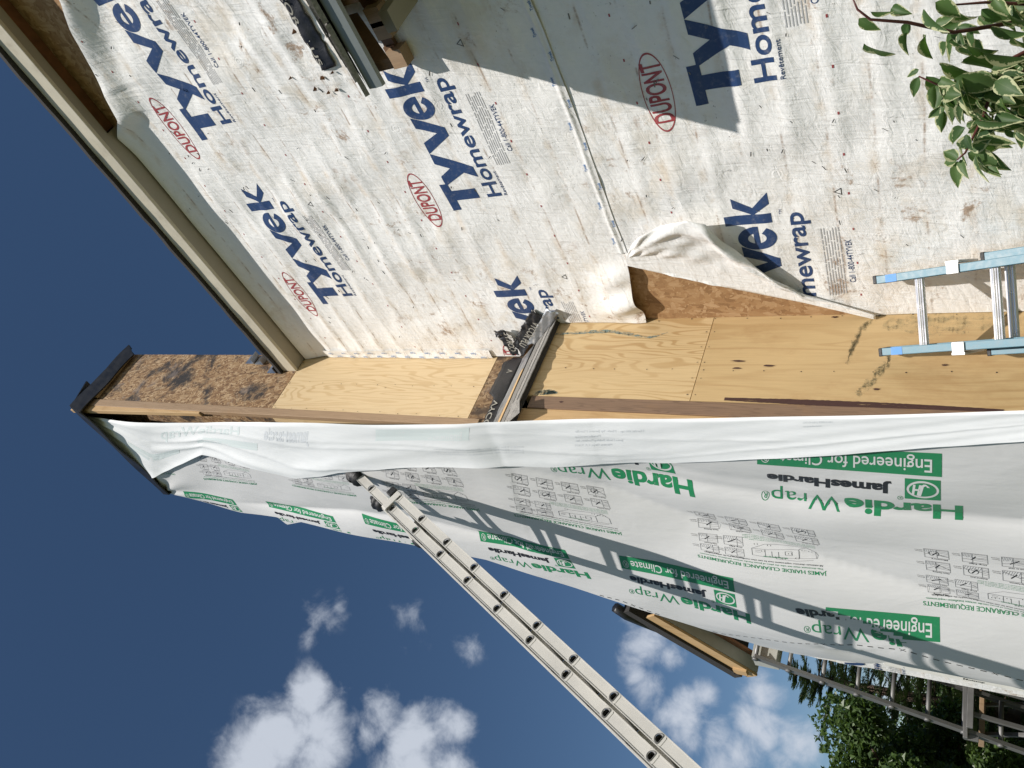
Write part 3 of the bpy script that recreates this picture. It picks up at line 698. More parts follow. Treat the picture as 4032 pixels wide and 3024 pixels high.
pr.mb.build('printed_lettering', [MT['membtext']], pent)

# ------------------------------------------------------------------ chimney box
chim = tag(empty('chimney', (-4, 2.6, 0)), 'tall boxed chimney sheathed in plywood and stained chip board, with a shingled shoulder', 'chimney')
J1, J2 = 6.23, 4.43
def corner_y(z): return YU
def top_front(x): return 8.83+(x+3.313)/(-1.517)*.28
mb = MB(); mb.hexa([(XU-.1,YU+.006,J1+.002),(XU-.0012,YU+.006,J1+.002),(XU-.0012,YU+.0998,J1+.002),(XU-.1,YU+.0998,J1+.002)], [(XU-.1,YU+.006,8.78),(XU-.0012,YU+.006,8.78),(XU-.0012,YU+.0998,8.77),(XU-.1,YU+.0998,8.77)]); mb.hexa([(-4.80,YU+.1,J1+.002),(XU,YU+.1,J1+.002),(XU,3.0,J1+.002),(-4.80,3.0,J1+.002)], [(-4.80,YU+.1,9.05),(XU,YU+.1,8.77),(XU,3.0,8.62),(-4.80,3.0,8.9)]); mb.build('top_panel', MT['osb'], chim)
mb = MB(); mb.box((-4.845, YU+.09, J2+.002), (XU-.001, 2.999, J1-.002)); mb.box((XU-.10, YU+.006, J2+.002), (XU-.0012, YU+.0898, J1-.002)); mb.build('upper_panel', MT['ply_up'], chim)
mb = MB(); mb.box((-4.84, YU+.09, 3.8), (XU-.002, 2.999, J2-.002)); mb.box((XU-.10, YU+.006, 3.9), (XU-.0022, YU+.0898, J2-.002)); mb.build('stained_panel', MT['osbdark'], chim)
# upper corner boards
mb = MB(); mb.hexa([(XU-.03,YU-.002,J2-.1),(XU+.010,YU-.002,J2-.1),(XU+.010,YU+.055,J2-.1),(XU-.03,YU+.055,J2-.1)], [(XU-.03,YU-.03,8.79),(XU+.010,YU-.03,8.79),(XU+.010,YU+.045,8.78),(XU-.03,YU+.045,8.78)]); mb.build('corner_board', MT['lumber'], chim, bevel=.003)
mb = MB(); mb.hexa([(XU-.04,YU-.035,7.0),(XU+.003,YU-.035,7.0),(XU+.003,YU-.003,7.0),(XU-.04,YU-.003,7.0)], [(XU-.04,YU-.09,8.77),(XU+.003,YU-.09,8.77),(XU+.003,YU-.031,8.77),(XU-.04,YU-.031,8.77)]); mb.build('corner_board', MT['lumber2'], chim, bevel=.003)
# lower box
LJ = 2.884
mb = MB(); mb.box((-5.15, YLF+.24, LJ+.002), (XL, 3.0, 3.86)); mb.build('shoulder_panel', MT['ply_mid'], chim)
blue1 = [((XL, 2.80, 3.60-i*.05), (.1, .03+.006*math.sin(i*2.1), .05)) for i in range(10)]
mb = MB(); mb.box((-5.149, YLF+.24, 0), (XL+.001, 2.999, LJ-.002)); mb.build('lower_panel', MT['ply_low'], chim)
mb = MB(); mb.box((XL-.06, YLF+.151, 0), (XL+.004, YLF+.236, 3.80)); mb.build('corner_board', MT['lumber3'], chim, bevel=.003)
mb = MB(); mb.box((XL-.16, YLF, 0), (XL-.004, YLF+.15, 3.86)); mb.build('front_panel', MT['lumber2'], chim)
# blue chalk smear and rust mark, knots
def smear(name, pxs, wid, mat, x, parent, n=80, jag=.012):
    P = [onX(p, x) for p in pxs]; cum = [0]
    for a, b in zip(P, P[1:]): cum.append(cum[-1]+(b-a).length)
    mb = MB(); row = []
    for i in range(n+1):
        s_ = cum[-1]*i/n; p = Vector([pl(list(zip(cum, [q[c] for q in P])), s_) for c in range(3)]); w_ = wid*(.35+.65*math.sin(math.pi*min(1, .08+i/n*.9)))
        row.append([(x, p.y-w_*(rnd.uniform(.5, 1) if jag > .002 else rnd.uniform(.85, 1)), p.z+rnd.uniform(-jag, jag)), (x, p.y+w_*(rnd.uniform(.5, 1) if jag > .002 else rnd.uniform(.85, 1)), p.z+rnd.uniform(-jag, jag))])
    mb.grid(row); return mb.build(name, mat, parent)
def smearmat(name, c, cover, scale=(40, 40, 16), lo=.42, hi=.58):
    k = M(name, c, .7); tr = k.n('ShaderNodeBsdfTransparent'); mx = k.n('ShaderNodeMixShader')
    f = k.math('MULTIPLY', k.step(k.noise(k.co(scale), 1, 6, .7), lo, hi), cover)
    k.l(f, mx.inputs[0]); k.l(tr.outputs[0], mx.inputs[1]); k.l(k.b.outputs[0], mx.inputs[2]); k.l(mx.outputs[0], k.t.nodes['Material Output'].inputs[0]); return k.m
MT['chalk'] = smearmat('blue_chalk', (.17,.25,.24), .75, (50,50,24), .36, .60); MT['mildew'] = smearmat('grey_green_stain', (.33,.29,.16), .50, (30,30,22), .40, .75); MT['rust'] = smearmat('dark_rust_stain', (.055,.022,.018), .95, (20,20,3), .30, .44)
smear('chalk_smear', [z5(1390,505), z5(1500,500), z5(1620,490), z5(1750,488), z5(1860,505), z5(1960,530), z5(2040,520), z5(2110,497)], .016, MT['chalk'], XL+.0025, chim)
smear('chalk_smear', [z5(1260,890), z5(1330,880), z5(1390,885)], .022, MT['chalk'], XL+.0025, chim)
smear('mildew', [z6(1060,690), z6(1110,560), z6(1160,470), z6(1220,420)], .05, MT['mildew'], XL+.0035, chim)
smear('mildew', [z6(1130,900), z6(1230,800), z6(1330,690), z6(1330,620)], .05, MT['mildew'], XL+.0035, chim)
smear('mildew', [z6(1300,450), z6(1480,440), z6(1700,440), z6(1900,420), z6(2212,410)], .085, MT['mildew'], XL+.0035, chim)
smear('rust_stain', [z6(270,926), z6(2080,1002)], .019, MT['rust'], XL+.0035, chim, 90, .001)
for q, l in ((z6(360,680), .075), (z6(560,710), .06), (z6(350,727), .05), (z6(1255,862), .03), (z6(1700,705), .03), (z6(985,395), .035), (z5(1425,945), .03)):
    p = onX(q, XL+.0045); mb = MB(); a_ = [(p.x, p.y+.0065*math.sin(t)*abs(math.sin(t))**.6*rnd.uniform(.7, 1.2), p.z+l*.5*math.cos(t)*rnd.uniform(.8, 1.2)) for t in np.linspace(0, 2*math.pi, 13)[:-1]]
    mb.add(a_, [tuple(range(12))]); mb.build('knot', MT['rust'], chim)
def nails(pts, parent, mat):
    mb = MB()
    for p in pts:
        r_ = rnd.uniform(.0028, .0042); mb.add([p+Vector((.0008, r_*math.cos(t), r_*math.sin(t))) for t in np.linspace(0, 2*math.pi, 7)[:-1]], [tuple(range(6))])
    o = mb.build('nail_heads', mat, parent); o['kind'] = 'stuff'
NL = []
for y in (2.62, 2.985):
    NL += [Vector((XL+.002, y+rnd.uniform(-.006, .006), z+rnd.uniform(-.02, .02))) for z in np.arange(.3, 3.7, .16)]
NL += [Vector((XL+.002, y, LJ+d+rnd.uniform(-.005, .005))) for y in np.arange(2.45, 2.98, .11) for d in (-.02, .02)]
for y in (2.47, 2.72, 2.985):
    NL += [Vector((XU+.001, y+rnd.uniform(-.006, .006), z+rnd.uniform(-.02, .02))) for z in np.arange(4.5, 8.6, .17)]
NL += [Vector((XU+.001, y, J1+d)) for y in np.arange(2.48, 2.98, .11) for d in (-.02, .02)]
nails(NL, chim, MT['rust0'])
# shoulder roof
sh = empty('shoulder_roof', (-3.15, 2.6, 4.0), chim)
EXo, EZo = XL+.030, 3.845                        # eave line of the shoulder
YB, YF = 2.985, YLF-.006
def sp(t, y, off=0): return Vector((lerp(EXo, XU+.004, t)+off*.68, y, lerp(EZo, 4.215, t)+off*.73))
mb = MB(); mb.hexa([sp(0,YF,-.03),sp(1,YF,-.03),sp(1,YB,-.03),sp(0,YB,-.03)], [sp(0,YF),sp(1,YF),sp(1,YB),sp(0,YB)]); mb.build('roof_deck', MT['shdark'], sh)
mb = MB()
def ragged(t0, t1, off, mi, seed, y0=YF-.02, y1=YB-.0, n=26):
    r = random.Random(seed); lo, hi = [], []
    for i in range(n+1):
        y = lerp(y0, y1, i/n); j = r.uniform(-.012, .012); lo.append((y, t0+j)); hi.append((y, t1+.01*math.sin(i*.9+seed)))
    for (ya, ta), (yb, tb), (yc, tc_), (yd, td) in zip(lo, lo[1:], hi[1:], hi):
        mb.hexa([sp(ta,ya,off),sp(tb,yb,off),sp(tc_,yc,off-.004),sp(td,yd,off-.004)], [sp(ta,ya,off+.005),sp(tb,yb,off+.005),sp(tc_,yc,off+.003),sp(td,yd,off+.003)], mi)
ragged(-.05, .30, .001, 0, 1); ragged(.10, .42, .004, 1, 2); ragged(.24, .50, .006, 0, 3)
mb.build('shingle', [MT['shingle'], MT['shlight']], sh)
mb = MB(); 
def tilt(name, pxs, xs_, mat, th=.006):
    mb = MB(); P = [onX(a5(*p), x) for p, x in zip(pxs, xs_)]; c = [p+Vector((.004, -.002, -th)) for p in P]; mb.hexa(c, P); return mb.build(name, mat, sh)
tilt('loose_shingle', [(650,1530),(800,1400),(800,1215),(700,1290)], [XL+.05, XL+.075, XL+.075, XL+.03], MT['shlight'])
mb = MB(); mb.grid([[sp(.58, y, .008), sp(.99, y, .008), Vector((XU+.006, y, 4.240+.004*math.sin(9*y)))] for y in np.linspace(YF-.01, YB-.02, 16)]); o = mb.build('metal_flashing', MT['galv'], sh); o.modifiers.new('s', 'SOLIDIFY').thickness = .002
mb = MB(); mb.grid([[sp(.49+.03*math.sin(5*y), y, .012), sp(.59, y, .012)] for y in np.linspace(YF-.01, YB-.25, 16)]); o = mb.build('edge_strip', MT['lumber2'], sh); o.modifiers.new('s', 'SOLIDIFY').thickness = .004
# membrane: along the box, then down the wall, then a torn tail
P = []
for i in range(40):
    y = lerp(YF, YB-.015, i/39); zt = 4.292+.055*sm((y-2.62)/.05)*(1-sm((y-2.93)/.03))+rnd.uniform(-.005, .005)
    P.append([(XU+.012+.004*math.sin(14*y+3*u), y, lerp(4.212, zt, u)) for u in np.linspace(0, 1, 7)])
mb = MB(); mb.grid(P); o = mb.build('membrane', MT['membrane'], sh, True); o.modifiers.new('s', 'SOLIDIFY').thickness = .005
wl = [(onY(a5(*p), 2.975).x, onY(a5(*p), 2.975).z) for p in ((740,480), (970,50), (1110,130), (870,640))]
def quadstrip(name, a, b, c, d, y, mat, n=36, jag=.006):
    P = []
    for i in range(n+1):
        t = i/n; p = (lerp(a[0], b[0], t)+rnd.uniform(-jag, jag), lerp(a[1], b[1], t)+rnd.uniform(-jag, jag)); q = (lerp(d[0], c[0], t), lerp(d[1], c[1], t))
        P.append([(lerp(p[0], q[0], u), y-.006*math.sin(9*u+17*t)-.004*math.sin(31*t), lerp(p[1], q[1], u)) for u in np.linspace(0, 1, 7)])
    mb = MB(); mb.grid(P); o = mb.build(name, mat, sh, True); o.modifiers.new('s', 'SOLIDIFY').thickness = .006; return o
quadstrip('membrane', *wl, 2.955, MT['membrane'])
wt_ = [(onY(a5(*p), 2.95).x, onY(a5(*p), 2.95).z) for p in ((480,350), (610,330), (810,640), (720,640))]
quadstrip('torn_tail', wt_[3], wt_[0], wt_[1], wt_[2], 2.945, MT['membrane'])
wf_ = [(onY(a5(*p), 2.955).x, onY(a5(*p), 2.955).z) for p in ((860,640), (1060,210), (1140,50), (1225,85))]
wf2 = [(onY(a5(*p), 2.94).x, onY(a5(*p), 2.94).z) for p in ((900,520), (1150,75), (1320,130), (1020,520))]
quadstrip('metal_flashing', *wf2, 2.945, MT['galv'], 20, .001)
pr = Print(lambda x, z: (XU+.0235, x, z))
pr.put(tnorm('VYCOR PLUS', .01), lambda u, v: (2.52-u*.42 if False else 2.14+.46*(1-u), 4.243+.036*v), 0, 6, 1)
pr.put(tnorm('V', .01), lambda u, v: (2.86-.03*u, 4.243+.04*v), 0, 1, 1)
pr.mb.build('printed_lettering', [MT['membtext']], sh)
pr = Print(lambda x, z: (x, 2.938, z)); a_, b_ = [onY(a5(*p), 2.938) for p in ((990,215), (800,520))]
dd = (b_-a_); nn_ = Vector((-dd.z, 0, dd.x)).normalized()*.042
pr.put(tnorm('VYCOR PLU', .01), lambda u, v: ((a_+dd*u+nn_*v).x, (a_+dd*u+nn_*v).z), 0, 1, 1)
a2_, b2_ = [onY(a5(*p), 2.938) for p in ((690,600), (600,360))]; d2 = b2_-a2_; n2_ = Vector((-d2.z, 0, d2.x)).normalized()*-.042
pr.put(tnorm('COR PL', .01), lambda u, v: ((a2_+d2*u+n2_*v).x, (a2_+d2*u+n2_*v).z), 0, 1, 1)
pr.mb.build('printed_lettering', [MT['membtext']], sh)
# step flashing left at the eave end
mb = MB()
for q in (z4(1640,660), z4(1700,665), z4(1780,720)):
    mb = MB(); p = onX(q, XU+.02); mb.box((XU+.012, p.y-.06, p.z-.05), (XU+.016, p.y+.03, p.z+.05)); mb.box((XU+.016, p.y-.06, p.z-.052), (XU+.07, p.y+.03, p.z-.0495)); mb.build('step_flashing', MT['galv'], chim)
# cap sheet
c_rb, c_rf = onX(z4(862,640), XU+.05), onX(z4(512,1015), XU+.05)
t_rb, t_rf = onX(z4(840,580), XU+.06), onX(z4(458,975), XU+.06)
t_lf = onY(z4(1060,1540), YU-.05); c_lf = t_lf-Vector((0, 0, .10))
mb = MB(); n = 14; P = []
for i in range(n+1):
    u = i/n; w_ = .012*math.sin(9*u); P.append([lerp(c_rb, c_rf, u)+Vector((.0,0,w_)), lerp(t_rb, t_rf, u)+Vector((.012+w_*.3,0,w_*.5)), lerp(t_rb, t_rf, u)+Vector((-.04,0,.02))])
mb.grid(P); P = []
for i in range(n*2+1):
    u = i/n/2; w_ = .010*math.sin(12*u); P.append([lerp(c_rf, c_lf, u)+Vector((0,w_,0)), lerp(t_rf, t_lf, u)+Vector((0,-.008,w_)), lerp(t_rf, t_lf, u)+Vector((0,.3,.10))])
mb.grid(P); b0 = Vector((-4.95, 3.05, t_lf.z-.15))
mb.add([t_rf+Vector((-.02,.02,.05)), t_lf+Vector((0,.02,.05)), b0, t_rb+Vector((-.02,0,.05))], [(0,1,2,3)])
mb.add([c_lf, t_lf, b0, b0-Vector((0,0,.15))], [(0,1,2,3)])
o = mb.build('cap', MT['tarp'], chim); o.modifiers.new('s', 'SOLIDIFY').thickness = .012
mb = MB(); mb.box((XU+.001, YU+.06, 8.50), (XU+.035, 2.99, 8.60)); mb.build('cap_rail', MT['lumber2'], chim)

# ------------------------------------------------------------------ new loose sheet hung over the chimney front
def at_base(p):
    y = 2.38
    for i in range(25):
        P = onY(p, y); y = ybase(P.z)
    return P
def ybase(z): return 2.375-.290*sm((8.7-z)/3.8)
V1 = [(1000,1005),(1097,1023),(1303,1083),(1481,1147),(1777,1231),(2212,1344),(2400,1392)]
V2 = [(430,1078),(520,1090),(620,1102),(760,1112),(880,1130),(1000,1158),(1100,1178)]
V3 = [(1755,1340),(1785,1392),(1860,1420),(1940,1452),(2080,1478),(2212,1500)]
V4 = [(1180,1012),(1300,1040),(1500,1075),(1700,1105),(1900,1125),(2212,1160)]
V5 = [(1240,1018),(1400,1032),(1560,1058),(1700,1070)]
def planepoly(L): return [(q.x, q.z) for q in (at_base(g(x, y)) for x, y in L)]
FOLDS = [(planepoly(V1), .105, .42, .30), (planepoly(V2), .045, .16, .08), (planepoly(V3), .045, .14, .07), (planepoly(V4), .050, .22, .10), (planepoly(V5), .018, .12, .08)]
def polyd(L, x, z):
    best = 9; sg = 1; end = 0
    n = len(L)-1
    for i in range(n):
        (xa, za), (xb, zb) = L[i], L[i+1]; dx, dz = xb-xa, zb-za; l2 = dx*dx+dz*dz
        t = ((x-xa)*dx+(z-za)*dz)/l2; tc_ = min(max(t, 0), 1)
        px_, pz_ = xa+dx*tc_-x, za+dz*tc_-z; d = math.hypot(px_, pz_)
        if d < best: best = d; sg = 1 if (dx*(z-za)-dz*(x-xa)) > 0 else -1; end = (i+tc_)/n
    return best*sg, end
def hy(x, z):
    y = ybase(z)
    for L, A_, w1, w2 in FOLDS:
        d, e = polyd(L, x, z); f = sm((e-.04)/.34)
        y += f*A_*(math.exp(-d/w1) if d > 0 else math.exp(d/w2))
    # radiating tension creases from the two top corners and a soft overall billow
    for cx, cz, k_ in ((-4.80, 9.08, 1), (-3.44, 8.82, .6)):
        r = math.hypot(x-cx, z-cz); a = math.atan2(z-cz, x-cx)
        y += .014*k_*math.sin(13*a+1.0)*math.exp(-r/.9)*min(1, r/.1)
    y += .016*math.sin(2.1*x+1.3*z+.6)*math.sin(.9*z+1.0)+.006*math.sin(5.2*x+2.1*z)*math.sin(2.3*z-.7*x)+.004*math.sin(9*x+4.3*z+1.0)*math.sin(3.1*z+2)
    y -= .07*sm((3.4-z)/1.0)*sm((-3.75-x)/.5)*(1-sm((-4.7-x)/.6)) 
    if x < -4.95: y += .12*sm((-4.95-x)/.8)
    return y
def at_h(p):
    y = 2.38
    for i in range(12):
        P = onY(p, y); y = .5*y+.5*hy(P.x, P.z)
    return P
RPX = [(180,893),(240,903),(350,912),(440,914),(560,910),(800,914),(1050,915),(1180,915),(1500,906),(1800,897),(2212,883),(2500,872)]
LPX = [(180,893.5),(350,1061),(380,1072),(440,1089),(520,1108),(600,1118),(620,1133),(650,1127),(750,1150),(900,1181),(1050,1210),(1200,1255),(1340,1296),(1500,1352),(1640,1411),(1720,1428),(1800,1436),(1930,1445),(2060,1470),(2212,1503),(2500,1560)]
hs = tag(empty('loose_house_wrap', (-4, 2.3, 4)), 'clean white house wrap with green lettering hanging loose over the chimney front', 'house wrap')
st = []
X = 181.0
while X < 2480: st.append(X); X += 5.0 if X < 1000 else (6.0 if X < 1700 else 7.0)
EDGE = []
P = []; NC = 84
for X in st:
    a = at_base(g(X, pl(RPX, X)+5)); b = at_base(g(X, pl(LPX, X))); row = []
    for j in range(NC+1):
        u = j/NC; x = lerp(a.x, b.x, u); z = lerp(a.z, b.z, u); row.append((x, hy(x, z), z))
    EDGE.append((b.z, b.x)); P.append(row)
mb = MB(); mb.grid(P); mb.build('sheet', MT['hardie'], hs, True); lift_h = surf(mb, hy, .0012); lift_h2 = surf(mb, hy, .0022)
EDGE.sort()
ex_ = [e[0] for e in EDGE]; ey_ = [e[1] for e in EDGE]
in_h = lambda x, z: x > float(np.interp(z, ex_, ey_))+.012
# folded-back flap, blank reverse outside
FLX = [(180,894),(330,1026),(338,1024),(440,976),(470,981),(540,1000),(640,1026),(700,1020),(735,1012),(800,1005),(880,1000),(950,1000),(1050,1006),(1180,1015),(1250,1014),(1430,1008),(1600,990),(1780,974),(2000,953),(2212,935),(2500,905)]
GH = []
def flap_pt(X, u):
    yr, yf = pl(RPX, X), pl(FLX, X); a = at_base(g(X, yr)); b = at_base(g(X, yf))
    p = a.lerp(b, u); base = hy(p.x, p.z)
    up_ = sm((X-430)/60.)
    wdt = (b-a).length
    lift = .006+.006*math.sqrt(max(0, 1-(1-min(u/.05, 1))**2))+.008*math.sin(math.pi*u)*min(1, wdt/.35)+.030*u*u
    for (xa, ua, xb, ub, am, wd_) in ((190, .10, 760, .92, .010, .05), (220, .05, 900, .55, .007, .045), (520, .15, 1300, .75, .005, .04), (1250, .95, 2212, .45, .003, .03), (1000, .2, 1700, .55, .0025, .03)):
        uu = ua+(ub-ua)*(X-xa)/(xb-xa); e_ = sm((X-xa)/80.)*sm((xb+120-X)/160.); q_ = (u-uu)/wd_; lift += am*e_*(math.exp(-abs(q_)*1.4) if q_ > 0 else math.exp(q_*.5))
    lift += (.006*math.sin(2*math.pi*(u*1.5+X/640.))*u+.004*math.sin(2*math.pi*(u*.8-X/330.)))*min(1, wdt/.3)*(1-.75*sm((X-900)/300))+.0012*math.sin(X/29.+9*u)*math.sin(X/67.-14*u)
    cre = math.exp(-((u-(.30+.62*sm((X-200)/420)))/.06)**2)*(1-sm((X-520)/200)); lift += .010*cre
    lift *= sm((X-178)/60.)*.9+.1
    k_ = min(1, u/.035); lift = .004+(lift-.004)*math.sqrt(max(0, 1-(1-k_)**2))
    # keep the traced outline: slide along the sight line as it stands off the sheet
    q = p.copy(); q.y = base-lift
    return q
P = []; NF = 34
st2 = sorted(set(st+[329.5, 334, 437, 443]))
for X in st2: P.append([flap_pt(X, j/NF) for j in range(NF+1)])
mb = MB(); mb.grid(P); mb.build('folded_flap', MT['hardie_back'], hs, True)
lift_f = surf(mb, lambda x, z: 2.0, .0007)
# faint show-through print on the flap, mirrored
def on_flap(X, u): q = flap_pt(X, u); return lift_f(q.x, q.z)
pr = Print(on_flap, lambda X, u: 0.06 < u < .95)
def ghost(txt, Xa, Xb, u0, du, mi, bold=0, sk=0): pr.put(tnorm(txt, bold), lambda u, v: (lerp(Xb, Xa, u), u0+du*v+sk*u), mi, 30, 5)
pr.put(rect(0, 0, 1, 1), lambda u, v: (815+u*200, .07+v*.26), 0, 10, 3)
ghost('Engineered for Climate', 825, 1000, .30, -.16, 2)
ghost('JamesHardie', 575, 672, .28, -.22, 1, .03); ghost('HardieWrap', 350, 520, .28, -.2, 0, .02)
pr.put(rect(0, 0, 1, 1), lambda u, v: (430+u*130, .40+v*.16), 0, 10, 3); pr.put(rect(0, 0, 1, 1), lambda u, v: (280+u*110, .55+v*.14), 0, 10, 3)
for i, (t, L_) in enumerate((('HardieWrap - Made by James Hardie', 150), ('Manufactured by', 55), ('James Hardie Building Products, Inc.', 105), ('Mission Viejo, CA 92691', 80))):
    ghost(t, 1240, 1240+L_, .24+.10*i, -.05, 1)
for i, (t, L_) in enumerate((('1-866-4-HARDIE (1-866-442-7343)', 64), ('www.hardiewrap.com', 40))): ghost(t, 1735, 1735+L_, .14+.09*i, -.05, 1)
for i in range(3): ghost('James Hardie installation requirements', 940+i*4, 1130, .55+.07*i, -.035, 1)
pr.mb.build('show_through_print', [MT['ghostgreen'], MT['ghostgrey'], MT['hardie_back']], hs)
# printed front
GR, BK, WH, GY = 0, 1, 2, 3
HINK = [MT['green'], MT['black'], MT['whiteink'], MT['darkgrey']]
def newp(): return Print(lift_h, in_h)
def quadmap(c00, c10, c11, c01):
    A_, B_, C_, D_ = [(q.x, q.z) for q in (at_h(c) for c in (c00, c10, c11, c01))]
    def f(u, v): return tuple((A_[k]*(1-u)+B_[k]*u)*(1-v)+(D_[k]*(1-u)+C_[k]*u)*v for k in (0, 1))
    return f
def sub(f, u0, v0, u1, v1): return lambda u, v: f(lerp(u0, u1, u), lerp(v0, v1, v))
def hblock(qm, parts='wjbl', clip=None, clips={}):
    pr = newp()
    def put(geo, f, mi, nu, nv, dz=0, part=None): pr.put(geo, f, mi, nu, nv, clips.get(part, clip))
    if 'w' in parts:
        put(tnorm('Hardie', .035), sub(qm, 0, .77, .555, 1.0), GR, 30, 6, part='w'); put(tnorm('Wrap', -.004), sub(qm, .575, .77, .945, 1.0), GR, 22, 6, part='w')
        put(ellring(.5, .5, .5, .5, .07, 20, None, 1), sub(qm, .955, .82, 1.0, .95), GR, 2, 2, part='w'); put(tnorm('R'), sub(qm, .968, .85, .988, .92), GR, 1, 1, part='w')
    if 'l' in parts:
        f = sub(qm, .097, .36, .26, .68)
        # green square with an oval cut out and linked letters inside the oval ring
        n = 48; vs = []
        for i in range(n):
            a = 2*math.pi*i/n; ca, sa = math.cos(a), math.sin(a); k_ = .5/max(abs(ca), abs(sa)); vs += [(.5+ca*k_, .5+sa*k_), (.5+.46*ca, .5+.42*sa)]
        put((vs, [(2*i, 2*((i+1) % n), 2*((i+1) % n)+1, 2*i+1) for i in range(n)]), f, GR, 8, 8, part='l')
        vs = [(.5, .5)]+[(.5+.38*math.cos(2*math.pi*i/n), .5+.33*math.sin(2*math.pi*i/n)) for i in range(n)]
        # inner oval, split around the white letters by laying the letters on it
        put((vs, [(0, 1+i, 1+(i+1) % n) for i in range(n)]), f, GR, 8, 8, part='l')
        fo = lambda u, v: f(u, v)
        prw = pr
        for geo in (([(.33,.30),(.40,.22),(.47,.22),(.53,.30),(.62,.80),(.54,.80),(.46,.34),(.42,.30),(.39,.30),(.37,.36),(.29,.36)], [(0,1,2,3,6,7,8,9,10),(3,4,5,6)]), ([(.52,.26),(.59,.26),(.66,.78),(.59,.78)], [(0,1,2,3)]), ([(.69,.26),(.76,.26),(.80,.74),(.73,.74)], [(0,1,2,3)]), ([(.58,.46),(.76,.46),(.77,.54),(.59,.54)], [(0,1,2,3)])):
            WLET.append((geo, f, clips.get('l', clip)))
        put(tnorm('R'), sub(qm, .277, .655, .287, .69), GR, 1, 1, part='l'); put(ellring(.5, .5, .5, .5, .08, 16, None, 1), sub(qm, .268, .64, .295, .71), GR, 1, 1, part='l')
    if 'j' in parts: put(tnorm('JamesHardie', .045), sub(qm, .322, .475, .967, .61), BK, 34, 4, part='j')
    if 'b' in parts:
        put(rect(0, 0, 1, 1), sub(qm, .092, 0, 1.02, .31), GR, 36, 8, part='b')
        WLET.append((cut(*tnorm('Engineered for Climate', .008), 44, 4), sub(qm, .135, .085, .93, .255), clips.get('b', clip)))
        WLET.append((ellring(.5, .5, .5, .5, .07, 20, None, 1), sub(qm, .95, .10, 1.0, .27), clips.get('b', clip))); WLET.append((tnorm('R'), sub(qm, .963, .14, .987, .235), clips.get('b', clip)))
    if pr.mb.f: pr.mb.build('printed_logo', HINK, hs)
WLET = []
def aline(p, q, keep):   # keep points on one side of the line through two pixels
    a, b = at_base(p), at_base(q)
    return lambda x, z: ((b.x-a.x)*(z-a.z)-(b.z-a.z)*(x-a.x))*keep > 0
hblock(quadmap(z6(1815,1285), z6(505,1223), z6(505,1608), z6(1815,1703)))
hblock(quadmap(e2(1808,-137), e2(308,-347), e2(486,180), e2(2038,430)))
hblock(quadmap((2935,2285), (2446,2188), (2481,2342.6), (2957.7,2454.8)))
k4 = aline(z8(1000,625), z8(1720,875), -1); k4b = aline(z8(1000,625), z8(1720,875), 1)
hblock(quadmap(z8(1720,466), z8(760,360), z8(790,795), z8(1852,912)), 'w', k4)
hblock(quadmap(z8(1775,690), z8(690,590), z8(705,925), z8(1800,1040)), 'b', k4b)
hblock(quadmap(z8(1700,520), z8(640,432), z8(760,790), z8(1800,880)), 'j', k4)
hblock(quadmap((2261.5,2171.5), (1886.6,2089.5), (1936.4,2207.4), (2328,2278.5)))
hblock(quadmap((1755,2095), (1430,2023), (1490,2127), (1822,2195)))
hblock(quadmap((1340,2040), (1050,1974), (1095,2050), (1390,2110)))
hblock(quadmap((935,1970), (725,1934), (790,2000), (1000,2040)))
pr = Print(lift_h2, in_h)
for geo, f, cl in WLET: pr.put(geo, f, 2, 1, 1, cl)
pr.mb.build('white_lettering', HINK, hs)
# dashed cutting line with crosses
pr = newp()
DL = [z7(1150,400), (2200,2306), (2249,2314), (2444,2364), (2635,2433), (2688,2452), (2847,2492), (3101,2525), (3362,2537), (3563,2560), (3700,2600), (3960,2660), (4200,2720)]
Q = [at_h(p) for p in DL]; cum = [0]
for a, b in zip(Q, Q[1:]): cum.append(cum[-1]+(b-a).length)
cx_ = list(zip(cum, [q.x for q in Q])); cz_ = list(zip(cum, [q.z for q in Q]))
s_ = 0; i = 0
while s_ < cum[-1]-.05:
    x0, zz0 = pl(cx_, s_), pl(cz_, s_); x1_, zz1 = pl(cx_, s_+.028), pl(cz_, s_+.028); d = Vector((x1_-x0, zz1-zz0)).normalized(); nn_ = Vector((-d.y, d.x))
    if i % 8 == 7:
        for t_ in (1, -1): pr.put(rect(-.5, -.5, .5, .5), lambda u, v: (x0+.014*d.x+(u*.030*d.x+u*.026*t_*nn_.x)+v*.005*nn_.x, zz0+.014*d.y+(u*.030*d.y+u*.026*t_*nn_.y)+v*.005*nn_.y), BK, 1, 1)
    else: pr.put(rect(0, -.5, 1, .5), lambda u, v: (x0+u*.030*d.x+v*.0085*nn_.x, zz0+u*.030*d.y+v*.0085*nn_.y), BK, 1, 1)
    s_ += .057; i += 1
pr.mb.build('cutting_line', HINK, hs)
